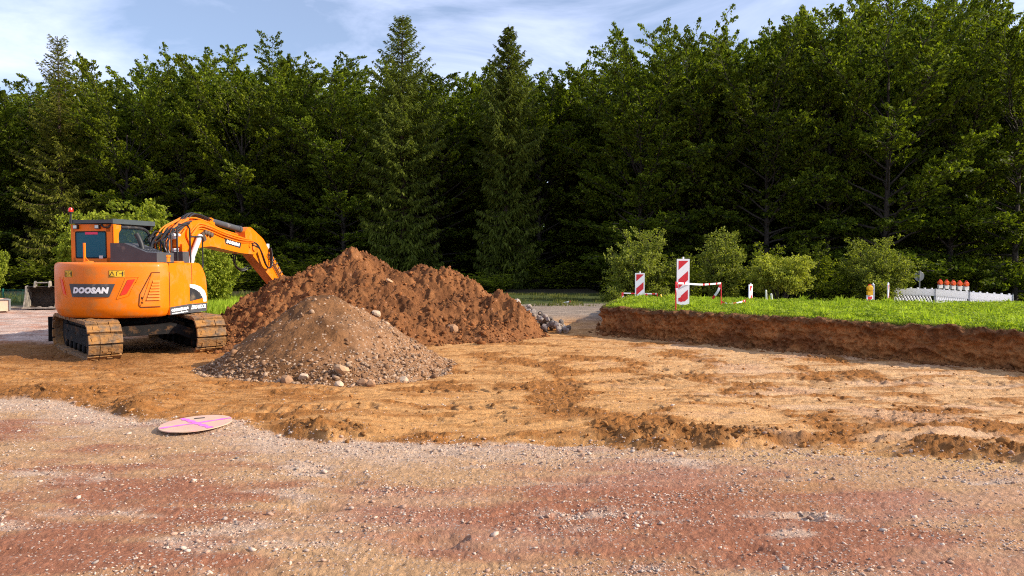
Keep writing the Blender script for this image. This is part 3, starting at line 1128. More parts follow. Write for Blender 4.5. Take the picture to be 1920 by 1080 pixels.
def cyl_patch(name, corners, r, material, parent, n=14, m=2, thick=.012):
    """plate bent round the tail; corners (theta, z): left-bottom, right-bottom, right-top, left-top"""
    bm = bmesh.new()
    (a0, z0), (a1, z1), (a2, z2), (a3, z3) = corners
    lay = []
    for rr in (r, r - thick):
        rows = []
        for j in range(m + 1):
            v = j / m
            row = []
            for i in range(n + 1):
                u_ = i / n
                th = (a0 * (1 - u_) + a1 * u_) * (1 - v) + (a3 * (1 - u_) + a2 * u_) * v
                z = (z0 * (1 - u_) + z1 * u_) * (1 - v) + (z3 * (1 - u_) + z2 * u_) * v
                row.append(bm.verts.new(cy(th, z, rr)))
            rows.append(row)
        lay.append(rows)
    for li, rows in enumerate(lay):
        for j in range(m):
            for i in range(n):
                f = (rows[j][i], rows[j][i + 1], rows[j + 1][i + 1], rows[j + 1][i])
                bm.faces.new(f if li == 0 else f[::-1])
    A, B = lay
    rim = [(0, i) for i in range(n + 1)] + [(j, n) for j in range(1, m + 1)] + [(m, i) for i in range(n - 1, -1, -1)] + [(j, 0) for j in range(m - 1, 0, -1)]
    for k in range(len(rim)):
        p, q = rim[k], rim[(k + 1) % len(rim)]
        bm.faces.new((A[p[0]][p[1]], B[p[0]][p[1]], B[q[0]][q[1]], A[q[0]][q[1]]))
    return obj(name, bm, material, parent, smooth=True)


def cyl_line(bm, path_, w, r):
    """thin raised strip along (theta, z) points on the tail"""
    P = []
    for (a0, z0), (a1, z1) in zip(path_[:-1], path_[1:]):
        k = max(2, int(abs(a1 - a0) / 2.5) + 1)
        P += [(a0 + (a1 - a0) * i / k, z0 + (z1 - z0) * i / k) for i in range(k)]
    P.append(path_[-1])
    add_tube(bm, [cy(a_, z_, r) for a_, z_ in P], w / 2, 5)


# --- counterweight: tail arc lofted over its height
def tail_outline(inset):
    k = 1 - inset / 1.3
    pts = []
    for th in np.linspace(-55.5, 55.5, 57):
        x_, y_, _ = cy(th, 0)
        pts.append((x_ * k, (y_ + .3) * k - .3))
    pts.append((1.22 * k, (-.565 + .3)))
    pts.append((-1.22 * k, (-.565 + .3)))
    # front closure at y = -.565
    pts[-2] = (1.22 * k, -.565)
    pts[-1] = (-1.22 * k, -.565)
    return pts


bm = bmesh.new()
rings = []
for z, ins in ((.775, .13), (.79, .09), (.84, .05), (.93, .012), (.97, .0), (1.2, 0), (1.45, 0), (1.78, .0), (1.83, .010), (1.856, .028), (1.870, .055), (1.876, .10)):
    ring_ = []
    for (x_, y_) in tail_outline(ins):
        # the left half of the casting hangs a little lower in its shadow line
        ring_.append(bm.verts.new((x_, y_, z)))
    rings.append(ring_)
m_ = len(rings[0])
for a_, b_ in zip(rings[:-1], rings[1:]):
    for k in range(m_):
        bm.faces.new((a_[k], a_[(k + 1) % m_], b_[(k + 1) % m_], b_[k]))
bm.faces.new(rings[0][::-1])
bm.faces.new(rings[-1])
CW = obj('counterweight', bm, M['orange'], EX, smooth=True)
# name plate with lettering
cyl_patch('name_plate', [(-10.2, 1.20), (19.9, 1.20), (24.2, 1.455), (-13.0, 1.455)], RC + .012, M['mid_grey'], CW)
T_D = text_mesh('DOOSAN', .25, shear=.18, offset=.020, spacing=1.10)
wd = T_D[0][:, 0].max() - T_D[0][:, 0].min()
hd = T_D[0][:, 1].max() - T_D[0][:, 1].min()
text_obj('lettering', T_D, lambda a_, z_: cy(5.6 + a_, 1.332 + z_, RC + .017), M['text_white'], CW, sx=29.0 / wd, sy=.125 / hd)
# tail lights in pressed pockets
for s, nm in ((1, 0), (-1, 1)):
    if s > 0:
        cs = [(27.6, 1.23), (32.0, 1.26), (38.0, 1.545), (33.0, 1.535)]
    else:
        cs = [(-20.8, 1.26), (-17.2, 1.23), (-21.8, 1.535), (-25.0, 1.545)]
    L_ = cyl_patch('tail_light', cs, RC + .012, M['redlens'], CW, n=4)
    bm = bmesh.new()
    e_ = 1.6
    if s > 0:
        ring_ = [(25.2, 1.16), (33.4, 1.22), (40.2, 1.59), (31.6, 1.58), (30.0, 1.47), (25.2, 1.16)]
    else:
        ring_ = [(-21.6, 1.22), (-15.6, 1.18), (-19.5, 1.47), (-21.2, 1.575), (-27.0, 1.59), (-21.6, 1.22)]
    cyl_line(bm, ring_, .022, RC)
    obj('pocket_rim', bm, M['orange'], CW, smooth=True)
# warning stickers
for (a0, a1, z0, z1) in ((20.0, 31.0, 1.585, 1.725), (-18.8, -10.0, 1.585, 1.72)):
    st = cyl_patch('warning_sticker', [(a0, z0), (a1, z0), (a1, z1), (a0, z1)], RC + .004, M['sticker'], CW, n=6, m=1, thick=.006)
    bm = bmesh.new()
    w_ = a1 - a0
    cyl_line(bm, [(a0 + .3, z0 + .008), (a1 - .3, z0 + .008), (a1 - .3, z1 - .008), (a0 + .3, z1 - .008), (a0 + .3, z0 + .008)], .007, RC + .005)
    cyl_line(bm, [(a0 + .06 * w_, z0 + .025), (a0 + .36 * w_, z0 + .025), (a0 + .21 * w_, z1 - .025), (a0 + .06 * w_, z0 + .025)], .012, RC + .005)
    cyl_line(bm, [(a0 + .5 * w_, z0 + .03), (a0 + .5 * w_, z1 - .03), (a0 + .62 * w_, z1 - .03)], .010, RC + .005)
    cyl_line(bm, [(a0 + .66 * w_, (z0 + z1) / 2), (a0 + .84 * w_, (z0 + z1) / 2)], .012, RC + .005)
    cyl_line(bm, [(a0 + .88 * w_, z0 + .025), (a0 + .88 * w_, z1 - .025)], .02, RC + .005)
    obj('pictogram', bm, M['black'], CW)
# engine door in the right tail corner
DO = cyl_patch('engine_door', [(41.2, 1.0), (55.2, 1.0), (55.2, 1.665), (49.5, 1.665)], RC + .012, M['orange'], EX, n=10, m=6)
bm = bmesh.new()
cyl_line(bm, [(41.0, 1.25), (49.3, 1.675), (55.3, 1.675)], .016, RC + .008)
cyl_line(bm, [(41.0, 1.25), (40.2, 1.03), (41.4, .985), (55.3, .985)], .016, RC + .008)
obj('door_seam', bm, M['seam'], DO)
for k in range(7):
    z_ = 1.13 + k * .058
    a0 = 45.4 + .75 * k
    bm = bmesh.new()
    lo_, hi_ = [], []
    for j in range(9):
        th = a0 + (55.0 - a0) * j / 8
        lo_.append((bm.verts.new(cy(th, z_, RC + .012)), bm.verts.new(cy(th, z_ - .006, RC + .040))))
        hi_.append(bm.verts.new(cy(th, z_ + .046, RC + .012)))
    for j in range(8):
        bm.faces.new((lo_[j][0], lo_[j + 1][0], lo_[j + 1][1], lo_[j][1]))
        bm.faces.new((lo_[j][1], lo_[j + 1][1], hi_[j + 1], hi_[j]))
        bm.faces.new((lo_[j][0], hi_[j], hi_[j + 1], lo_[j + 1][0]))
    for j in (0, 8):
        bm.faces.new((lo_[j][0], lo_[j][1], hi_[j]))
    obj('louvre', bm, M['orange'], DO)
bm = bmesh.new()
for z_ in (1.075, 1.17):
    x_, y_, _ = cy(42.4, z_)
    add_lathe(bm, [(.022, .0), (.022, .02)], (x_, y_ - .012, z_), 'y', 10)
obj('door_lock', bm, M['seam'], DO)

# --- right side body
prof = round_poly([(-.555, .80), (.72, .80), (.74, 1.10), (.70, 1.55), (.50, 1.86), (-.555, 1.86)], [0, .05, .1, .12, .22, 0], 6)
bm = bmesh.new()
add_prism(bm, prof, .46, 1.22, 'x')
SB = obj('side_body', bm, M['orange'], EX, smooth=True, bevel=.035, seg=3)
bm = bmesh.new()
add_box(bm, (1.221, .19, 1.42), (.006, .014, .84))
add_box(bm, (.84, .19, 1.861), (.72, .014, .006))
add_box(bm, (1.221, -.553, 1.33), (.006, .014, .70))
obj('panel_seam', bm, M['seam'], SB)
bm = bmesh.new()
add_prism(bm, round_poly([(-.548, .795), (.70, .795), (.725, .975), (.09, .985), (-.548, .955)], [.01, .04, .02, 0, .01]), 1.16, 1.226, 'x')
LB = obj('lower_band', bm, M['mid_grey'], EX)
bm = bmesh.new()
add_box(bm, (1.227, .10, .888), (.004, .012, .17))
obj('panel_seam', bm, M['black'], LB)
T_a = text_mesh('OBERNBURG', .1, offset=.008, spacing=1.08)
wa = np.ptp(T_a[0][:, 0])
ha = np.ptp(T_a[0][:, 1])
text_obj('lettering', T_a, lambda y_, z_: (1.229, -.235 + y_, .895 + z_ + y_ * .03), M['text_white'], LB, sx=.56 / wa, sy=.062 / ha)
T_b = text_mesh('www.koebert.de', .06, offset=.004)
text_obj('lettering', T_b, lambda y_, z_: (1.229, -.235 + y_, .83 + z_ + y_ * .03), M['text_white'], LB, sx=.54 / np.ptp(T_b[0][:, 0]), sy=.032 / np.ptp(T_b[0][:, 1]))
T_c = text_mesh('DX140LCR', .1, shear=.35, offset=.005)
text_obj('lettering', T_c, lambda y_, z_: (1.229, .405 + y_, .908 + z_), M['text_white'], LB, sx=.52 / np.ptp(T_c[0][:, 0]), sy=.085 / np.ptp(T_c[0][:, 1]))
SW = lambda u_, v_: (.07 + (u_ - 925) * .0057 - .03, .985 + (640 - v_) * .0036)
bm = bmesh.new()
add_prism(bm, [SW(*p) for p in ((938, 524), (972, 528), (1005, 543), (1030, 570), (1040, 600), (1040, 634), (1022, 634), (1018, 612), (1000, 577), (972, 556), (938, 541))], 1.2, 1.226, 'x')
obj('white_swoosh', bm, M['white'], SB)
bm = bmesh.new()
add_prism(bm, [SW(*p) for p in ((938, 541), (972, 556), (1000, 577), (1018, 612), (938, 624))], 1.2, 1.2245, 'x')
obj('grey_inlay', bm, M['dark_grey'], SB)
# --- left body under the cab, and the deck between
bm = bmesh.new()
add_prism(bm, round_poly([(-.55, .80), (1.05, .80), (1.05, 1.15), (.9, 1.80), (-.55, 1.80)], [0, .05, .1, .1, 0]), -1.22, -.42, 'x')
obj('cab_base', bm, M['dark_grey'], EX, bevel=.02)
bm = bmesh.new()
add_box(bm, (.02, .2, .90), (.88, 1.7, .2))
add_box(bm, (.02, -.35, 1.32), (.88, .40, .66))
add_box(bm, (-.08, .30, 1.34), (.06, 1.1, .7))
add_box(bm, (.34, .30, 1.34), (.06, 1.1, .7))
add_box(bm, (.02, -.48, 1.83), (2.3, .3, .10))
obj('deck', bm, M['dark_grey'], EX)
bm = bmesh.new()
add_box(bm, (.13, 1.0, 1.45), (.52, .5, .8))
obj('boom_bracket', bm, M['orange'], EX, bevel=.04)

# --- engine hood beside the cab
bm = bmesh.new()
A_ = [(-.02, 1.86), (1.05, 1.86), (1.05, 2.07), (.82, 2.08), (.30, 2.27), (-.02, 2.27)]
add_prism(bm, A_, -.70, -.16, 'y')
HD = obj('engine_hood', bm, M['mid_grey'], EX, smooth=True, bevel=.018)
bm = bmesh.new()
dx, dz = (.82 - .30), (2.08 - 2.27)
for i in range(2):
    for j in range(5):
        t0 = .38 + .30 * i + .0
        p = (.30 + dx * (t0 + .13), -.60 + .088 * j + .02, 2.27 + dz * (t0 + .13) + .004)
        add_box(bm, p, (.115, .042, .008), Matrix.Rotation(math.atan2(-dz, dx), 3, 'Y'))
obj('grille_slots', bm, M['black'], HD)
bm = bmesh.new()
add_tube(bm, curve_pts([(.58, -.50, 2.12), (.55, -.50, 2.24), (.50, -.50, 2.36), (.44, -.50, 2.46)], 6), [.05] * 6 + [.052] * 13, 12)
obj('exhaust_pipe', bm, M['black'], HD, smooth=True)

# --- cab
bm = bmesh.new()
z0, z1 = 1.86, 2.67
for x_, y_, wx, wy in ((-1.065, -.455, .11, .09), (-.19, -.455, .17, .09)):
    add_box(bm, (x_, y_, (z0 + z1) / 2), (wx, wy, z1 - z0))
add_box(bm, (-.62, -.455, 1.915), (.9, .09, .11))
add_box(bm, (-.62, -.455, 2.59), (.9, .09, .16))
CB = obj('cab', bm, M['orange'], EX, bevel=.022)
bm = bmesh.new()
add_box(bm, (-1.09, .80, 2.27), (.06, .08, .8))
add_box(bm, (-.13, .80, 2.20), (.05, .06, .66))
add_box(bm, (-.62, .80, 2.63), (.86, .08, .08))
add_box(bm, (-.62, .80, 1.93), (.90, .08, .14))
add_box(bm, (-1.09, .17, 1.95), (.06, 1.15, .18))
add_box(bm, (-1.09, .17, 2.63), (.06, 1.15, .08))
add_box(bm, (-1.09, .30, 2.27), (.05, .06, .46))
add_box(bm, (-.60, .17, 2.685), (.96, 1.2, .03))
obj('front_frame', bm, M['dark_grey'], CB)
# side pillar plate that shows lit on the right, with its slanted lower edge
bm = bmesh.new()
add_prism(bm, round_poly([(-.50, 1.87), (-.43, 1.87), (-.42, 2.06), (-.36, 2.12), (-.35, 2.50), (-.27, 2.575), (-.27, 2.66), (-.50, 2.66)], [0, 0, .02, .02, .08, .04, .02, .04]), -.13, -.098, 'x')
obj('pillar_plate', bm, M['orange'], CB)
bm = bmesh.new()
fr = curve_pts([(-.115, -.28, 2.615), (-.115, .30, 2.615), (-.115, .52, 2.57), (-.115, .63, 2.45), (-.115, .70, 2.25), (-.115, .76, 1.9)], 6)
add_tube(bm, fr, .034, 8)
obj('window_frame', bm, M['dark_grey'], CB, smooth=True)
bm = bmesh.new()
add_prism(bm, [(-.38, 1.88), (.74, 1.88), (.69, 2.25), (.62, 2.45), (.52, 2.57), (.30, 2.61), (-.38, 2.61)], -.118, -.112, 'x')
obj('side_window', bm, M['glass'], CB)
bm = bmesh.new()
add_prism(bm, round_poly([(-1.0, 1.97), (-.28, 1.97), (-.28, 2.51), (-1.0, 2.51)], .035), -.505, -.497, 'y')
RW = obj('rear_window', bm, M['rearglass'], EX)
bm = bmesh.new()
o_ = round_poly([(-1.015, 1.955), (-.265, 1.955), (-.265, 2.525), (-1.015, 2.525)], .045)
i_ = round_poly([(-.99, 1.98), (-.29, 1.98), (-.29, 2.50), (-.99, 2.50)], .03)
n_ = len(o_)
Ov = [bm.verts.new((p[0], -.508, p[1])) for p in o_]
Iv = [bm.verts.new((p[0], -.508, p[1])) for p in i_]
for k in range(n_):
    j = (k + 1) % n_
    bm.faces.new((Ov[k], Ov[j], Iv[j], Iv[k]))
bmesh.ops.solidify(bm, geom=bm.faces[:], thickness=.009)
obj('window_seal', bm, M['black'], RW)
bm = bmesh.new()
add_box(bm, (-.62, -.5095, 2.482), (.30, .005, .05))
obj('rental_sticker', bm, M['pink'], RW, label='pink sticker at the top of the rear cab window')
bm = bmesh.new()
add_box(bm, (-.40, -.51, 1.985), (.09, .005, .06))
obj('paper_sticker', bm, M['postwhite'], RW)
bm = bmesh.new()
add_prism(bm, [(-1.02, 1.96), (-.2, 1.96), (-.2, 2.5), (-1.02, 2.5)], .82, .826, 'y')
obj('windscreen', bm, M['glass'], CB)
bm = bmesh.new()
add_prism(bm, [(-.35, 2.04), (.76, 2.04), (.76, 2.58), (-.35, 2.58)], -1.093, -1.088, 'x')
obj('door_window', bm, M['glass'], CB)
bm = bmesh.new()
add_box(bm, (-.62, .02, 2.02), (.5, .5, .14))
add_box(bm, (-.62, -.2, 2.25), (.48, .12, .5), Matrix.Rotation(-.12, 3, 'X'))
add_box(bm, (-.62, -.24, 2.50), (.26, .09, .12))
obj('seat', bm, M['black'], CB, bevel=.03)
bm = bmesh.new()
add_tube(bm, [(-.78, .45, 1.95), (-.78, .42, 2.28)], .018, 6)
add_tube(bm, [(-.46, .45, 1.95), (-.46, .42, 2.28)], .018, 6)
add_box(bm, (-.30, .55, 2.25), (.16, .05, .22))
obj('control_lever', bm, M['black'], CB)
bm = bmesh.new()
add_lathe(bm, [(.05, -.01), (.06, 0), (.05, .01)], (-.44, -.30, 2.36), 'y', 14)
add_lathe(bm, [(.03, -.01), (.04, 0), (.03, .01)], (-.66, -.30, 2.33), 'y', 12)
obj('cab_mirror', bm, M['silver'], CB)
bm = bmesh.new()
add_box(bm, (-.62, .17, 1.91), (.9, 1.2, .05))
obj('cab_floor', bm, M['dark_grey'], CB)
for x_ in (-.97, -.45):
    bm = bmesh.new()
    add_box(bm, (x_, -.53, 2.615), (.10, .06, .085))
    add_tube(bm, [(x_, -.50, 2.65), (x_, -.48, 2.72)], .012, 6)
    wlp = obj('work_light', bm, M['black'], EX, bevel=.01)
    bm = bmesh.new()
    add_box(bm, (x_, -.563, 2.615), (.078, .008, .064))
    obj('lens', bm, M['lampglass'], wlp)
bm = bmesh.new()
add_tube(bm, curve_pts([(-.40, -.49, 2.70), (-.33, -.53, 2.62), (-.22, -.52, 2.60), (-.16, -.50, 2.66)], 5), .018, 6)
obj('lamp_cable', bm, M['black'], CB)
# roof guard
bm = bmesh.new()
add_box(bm, (-.60, .12, 2.735), (1.0, 1.28, .035))
add_box(bm, (-.60, -.53, 2.725), (1.02, .03, .075))
add_box(bm, (-.60, .77, 2.725), (1.02, .03, .085))
add_box(bm, (-.095, .12, 2.73), (.035, 1.32, .10))
add_box(bm, (-1.105, .12, 2.73), (.03, 1.32, .085))
RG = obj('roof_guard', bm, M['roof_grey'], EX, bevel=.008)
bm = bmesh.new()
add_lathe(bm, [(.018, 2.68), (.018, 2.90), (.045, 2.905), (.05, 2.93)], (-1.06, -.56, 0), 'z', 12)
BC = obj('beacon', bm, M['black'], EX, smooth=True)
bm = bmesh.new()
add_lathe(bm, [(.046, 2.93), (.05, 2.95), (.048, 2.985), (.038, 3.01), (.015, 3.02)], (-1.06, -.56, 0), 'z', 16)
obj('beacon_lens', bm, M['redlens'], BC, smooth=True)
# orange mirror post on the counterweight
bm = bmesh.new()
add_tube(bm, [(-.44, -.92, 1.87), (-.44, -.92, 2.27)], .026, 8)
add_lathe(bm, [(.10, 1.872), (.10, 1.89), (.05, 1.905)], (-.37, -.90, 0), 'z', 14)
add_prism(bm, [(-.43, 1.88), (-.31, 1.88), (-.43, 1.99)], -.93, -.91, 'y')
obj('lifting_post', bm, M['orange'], EX, smooth=True)
# tool box, filler cap and hand rails on the right deck
bm = bmesh.new()
add_box(bm, (.80, .42, 1.985), (.26, .22, .24))
obj('deck_box', bm, M['mid_grey'], EX, bevel=.008)
bm = bmesh.new()
add_lathe(bm, [(.062, 1.862), (.062, 1.98), (.075, 1.985), (.075, 2.02), (.03, 2.03)], (1.02, -.34, 0), 'z', 14)
obj('filler_cap', bm, M['orange'], EX, smooth=True)
bm = bmesh.new()
add_lathe(bm, [(.15, 1.862), (.15, 1.885), (.12, 1.90)], (1.0, 0.0, 0), 'z', 16)
obj('tank_cap', bm, M['orange'], EX, smooth=True)
for pts in ([(.95, -.10, 1.86), (.95, -.10, 2.45), (.95, -.04, 2.58), (.95, .10, 2.60)],
            [(.95, .10, 1.86), (.95, .10, 2.62), (.95, .16, 2.69), (.95, .46, 2.68), (.95, .54, 2.60), (.95, .56, 1.86)],
            [(.95, .56, 2.43), (.95, .98, 2.44), (.95, 1.0, 2.36), (.95, 1.0, 1.80), (.95, .76, 1.4)]):
    bm = bmesh.new()
    add_tube(bm, pts, .019, 8)
    obj('hand_rail', bm, M['black'], EX, smooth=True)

# --- boom
bm = bmesh.new()
lowp = round_poly([(1.02, 1.42), (1.36, 1.42), (1.60, 2.12), (1.62, 2.62), (1.42, 2.80), (1.18, 2.70), (1.0, 2.2)], [.14, .14, .15, .1, .12, .1, .1])
add_prism(bm, lowp, -.03, .29, 'x')
BL = obj('boom_foot', bm, M['orange'], EX, smooth=True, bevel=.02)
bm = bmesh.new()
upp = round_poly([(1.30, 2.50), (1.44, 2.82), (1.88, 2.88), (2.76, 2.66), (4.0, 2.46), (4.36, 2.36), (4.40, 2.14), (4.28, 2.06), (3.55, 2.10), (2.25, 2.26), (1.86, 2.22), (1.52, 2.18)], [.1, .12, .12, .3, .2, .08, .08, .06, .2, .2, .12, .1], 6)
add_prism(bm, upp, -.08, .34, 'x')
BM = obj('boom', bm, M['orange'], EX, smooth=True, bevel=.018)
bm = bmesh.new()
add_prism(bm, round_poly([(2.83, 2.475), (3.60, 2.365), (3.55, 2.225), (2.88, 2.325)], .012), .33, .345, 'x')
BP = obj('name_plate', bm, M['dark_grey'], BM)
sl_ = (2.365 - 2.475) / (3.60 - 2.83)
text_obj('lettering', T_D, lambda y_, z_: (.348, 3.215 + y_ + .1 * z_, 2.348 + z_ + sl_ * y_), M['text_white'], BM, sx=.60 / wd, sy=.088 / hd)
bm = bmesh.new()
for y_, z_ in ((2.0, 2.58), (2.12, 2.56), (2.24, 2.53)):
    add_lathe(bm, [(.055, .33), (.055, .40), (.03, .41)], (0, y_, z_), 'x', 12)
add_box(bm, (.36, 1.93, 2.48), (.05, .10, .22), Matrix.Rotation(.5, 3, 'X'))
obj('boom_pin', bm, M['rusty'], BM, smooth=True)
bm = bmesh.new()
add_lathe(bm, [(.10, .335), (.10, .375), (.05, .385)], (0, 4.22, 2.25), 'x', 16)
add_lathe(bm, [(.06, .335), (.06, .36)], (0, 4.02, 2.30), 'x', 12)
obj('joint_boss', bm, M['orange'], BM, smooth=True)
bm = bmesh.new()
add_prism(bm, round_poly([(2.34, 2.72), (2.70, 2.66), (2.62, 2.92), (2.50, 2.97), (2.40, 2.92)], .04), .06, .20, 'x')
obj('cylinder_lug', bm, M['orange'], BM, bevel=.01)
# arm cylinder and lift cylinders
bm = bmesh.new()
add_tube(bm, [(.13, 2.58, 2.885), (.13, 3.85, 2.735)], .075, 16)
add_tube(bm, [(.13, 3.80, 2.741), (.13, 3.90, 2.729)], .09, 16)
AC = obj('arm_cylinder', bm, M['mid_grey'], EX, smooth=True)
bm = bmesh.new()
add_tube(bm, [(.13, 3.88, 2.731), (.13, 4.22, 2.69)], .042, 12)
obj('rod', bm, M['chrome'], AC, smooth=True)
for x_ in (-.19, .44):
    bm = bmesh.new()
    add_tube(bm, [(x_, 1.18, 1.62), (x_, 1.34, 1.98)], .075, 14)
    LCy = obj('lift_cylinder', bm, M['silver'], EX, smooth=True)
    bm = bmesh.new()
    add_tube(bm, [(x_, 1.32, 1.94), (x_, 1.68, 2.50)], .062, 12)
    obj('rod', bm, M['silver'], LCy, smooth=True)
# pipes and hoses on the boom
bm = bmesh.new()
for x_, dz in ((.36, 0), (.385, -.055), (.36, -.115)):
    add_tube(bm, curve_pts([(x_, 1.42, 2.55 + dz), (x_, 1.75, 2.77 + dz), (x_, 2.2, 2.73 + dz), (x_, 2.8, 2.60 + dz), (x_, 3.5, 2.50 + dz), (x_, 3.95, 2.46 + dz * .6), (x_, 4.15, 2.44 + dz * .5)], 8), .019, 7)
for x_ in (.02, .24):
    add_tube(bm, curve_pts([(x_, 1.2, 2.72), (x_, 1.6, 2.91), (x_, 2.2, 2.86), (x_, 2.8, 2.70), (x_, 3.6, 2.58)], 8), .02, 7)
obj('boom_pipe', bm, M['orange'], BM, smooth=True)
g = np.random.default_rng(12)
bm = bmesh.new()
for i in range(11):
    x_ = -.06 + .045 * i
    add_tube(bm, curve_pts([(x_ + .2, .45 + .05 * g.uniform(-1, 1), 1.86), (x_ + .1, .34 + .16 * g.uniform(-1, 1), 2.22), (x_, .62 + .12 * g.uniform(-1, 1), 2.46 + .1 * g.uniform(-1, 1)), (x_, 1.05 + .1 * g.uniform(-1, 1), 2.60 + .12 * g.uniform(-1, 1)), (x_, 1.42, 2.80 + .04 * g.uniform(-1, 1))], 7), .020, 6)
obj('hose_bundle', bm, M['rubber'], EX, smooth=True)
bm = bmesh.new()
for i in range(6):
    x_ = .02 + .06 * i
    add_tube(bm, curve_pts([(x_ + .1, .70 + .1 * g.uniform(-1, 1), 1.9), (x_, .72 + .15 * g.uniform(-1, 1), 2.3), (x_, .95 + .15 * g.uniform(-1, 1), 2.62), (x_ - .02, 1.45, 2.86)], 6), .017, 6)
add_tube(bm, curve_pts([(.34, .52, 2.30), (.34, .86, 2.62), (.34, 1.02, 2.44), (.34, 1.3, 2.66)], 6), .018, 6)
add_box(bm, (.3, 1.0, 2.35), (.1, .12, .25))
add_box(bm, (.36, 1.12, 2.18), (.1, .16, .2))
obj('hydraulic_pipe', bm, M['orange'], EX, smooth=True)
bm = bmesh.new()
for i in range(6):
    add_lathe(bm, [(.035, 0), (.035, .07)], (.25 + .04 * i, .62 + .10 * (i % 3), 2.36 + .06 * (i // 2)), 'y', 8)
add_box(bm, (.33, .83, 2.08), (.16, .18, .2))
obj('valve_block', bm, M['silver'], EX, bevel=.008)
bm = bmesh.new()
for i in range(4):
    x_ = .03 + .07 * i
    add_tube(bm, curve_pts([(x_, 1.45, 2.84), (x_, 1.72, 3.00 + .03 * g.uniform(-1, 1)), (x_, 2.05, 2.99), (x_, 2.45, 2.90)], 6), .019, 6)
obj('top_hose', bm, M['rubber'], BM, smooth=True)

# --- stick
bm = bmesh.new()
stp = round_poly([(3.90, 2.66), (4.06, 2.80), (4.22, 2.79), (4.84, 2.50), (5.02, 2.32), (5.36, 2.02), (6.42, 1.02), (6.28, .72), (5.95, .92), (4.30, 2.02), (3.98, 2.22)], [.05, .06, .08, .15, .1, .3, .1, .1, .1, .1, .1], 5)
add_prism(bm, stp, -.02, .27, 'x')
ST = obj('stick', bm, M['orange'], EX, smooth=True, bevel=.018)
bm = bmesh.new()
for x_, k in ((.31, 0), (.33, .05), (.36, .1)):
    add_tube(bm, curve_pts([(x_, 4.1, 2.42 - k), (x_ + .05, 4.42, 2.30 - k), (x_ + .06, 4.75, 1.80 - .6 * k), (x_ + .04, 5.02, 1.70 + .2 * k), (x_ + .02, 5.12, 1.95), (x_, 5.10, 2.25)], 8), .020, 7)
add_tube(bm, curve_pts([(-.05, 3.9, 2.2), (-.12, 4.0, 1.85), (-.1, 4.3, 1.66), (-.05, 4.6, 1.75)], 8), .02, 7)
add_tube(bm, curve_pts([(-.02, 3.95, 2.15), (-.16, 4.12, 1.78), (-.12, 4.35, 1.62), (-.03, 4.7, 1.70)], 8), .02, 7)
obj('stick_hose', bm, M['rubber'], ST, smooth=True)
bm = bmesh.new()
add_tube(bm, [(.13, 5.22, 2.26), (.13, 6.05, 1.47)], .055, 12)
add_tube(bm, [(.13, 6.0, 1.51), (.13, 6.5, 1.05)], .03, 10)
add_box(bm, (.13, 5.16, 2.30), (.2, .14, .14))
obj('bucket_cylinder', bm, M['silver'], ST, smooth=True)
bm = bmesh.new()
for k in range(7):
    add_tube(bm, [(.29, 5.10 + .13 * k, 2.15 - .125 * k), (.29, 5.16 + .13 * k, 2.21 - .125 * k)], .02, 6)
add_tube(bm, [(.30, 5.05, 2.10), (.30, 6.1, 1.10)], .016, 6)
add_tube(bm, [(.30, 5.00, 2.04), (.30, 6.0, 1.06)], .013, 6)
obj('stick_pipe', bm, M['rusty'], ST)
bm = bmesh.new()
add_prism(bm, round_poly([(6.2, .70), (6.5, .95), (6.75, .75), (6.85, .25), (6.6, .0), (6.0, .05), (5.75, .35)], .08), -.35, .6, 'x')
obj('bucket', bm, M['steel'], EX, bevel=.02)

# --- undercarriage, turned to the left
UCR = math.radians(11 + 41)
bm = bmesh.new()
add_lathe(bm, [(.62, .60), (.62, .76), (.70, .765), (.70, .80)], (0, 0, 0), 'z', 40)
add_prism(bm, round_poly([(-.85, .30), (-.5, .42), (.5, .42), (.85, .30), (.85, .56), (.55, .66), (-.55, .66), (-.85, .56)], .05), -.62, .62, 'y')
add_prism(bm, round_poly([(-.85, .22), (-.5, .40), (.5, .40), (.85, .22), (.85, .46), (.5, .60), (-.5, .60), (-.85, .46)], .05), -1.15, -.62, 'y')
# turn ring bolts
for k in range(48):
    a_ = 2 * math.pi * k / 48
    add_box(bm, (.66 * math.cos(a_), .66 * math.sin(a_), .745), (.03, .03, .03))
obj('centre_frame', bm, M['under'], EX).rotation_euler.z = UCR
bm = bmesh.new()
add_box(bm, (0, 2.20, .36), (2.56, .06, .55))
add_box(bm, (0, 2.24, .12), (2.56, .03, .10))
for s in (-1, 1):
    add_box(bm, (s * .42, 1.6, .40), (.14, 1.2, .12))
    add_box(bm, (s * 1.20, 2.12, .36), (.03, .14, .5))
obj('dozer_blade', bm, M['under'], EX, bevel=.01).rotation_euler.z = UCR
RR, LL = .335, 1.42             # end radius and half length between the centres


def track_at(s):
    """point and direction on the belt path"""
    per = 4 * LL + 2 * math.pi * RR
    s = s % per
    if s < 2 * LL:
        return -LL + s, RR * 2, 1, 0
    s -= 2 * LL
    if s < math.pi * RR:
        a_ = s / RR
        return LL + RR * math.sin(a_), RR + RR * math.cos(a_), math.cos(a_), -math.sin(a_)
    s -= math.pi * RR
    if s < 2 * LL:
        return LL - s, 0, -1, 0
    s -= 2 * LL
    a_ = s / RR
    return -LL - RR * math.sin(a_), RR - RR * math.cos(a_), -math.cos(a_), math.sin(a_)


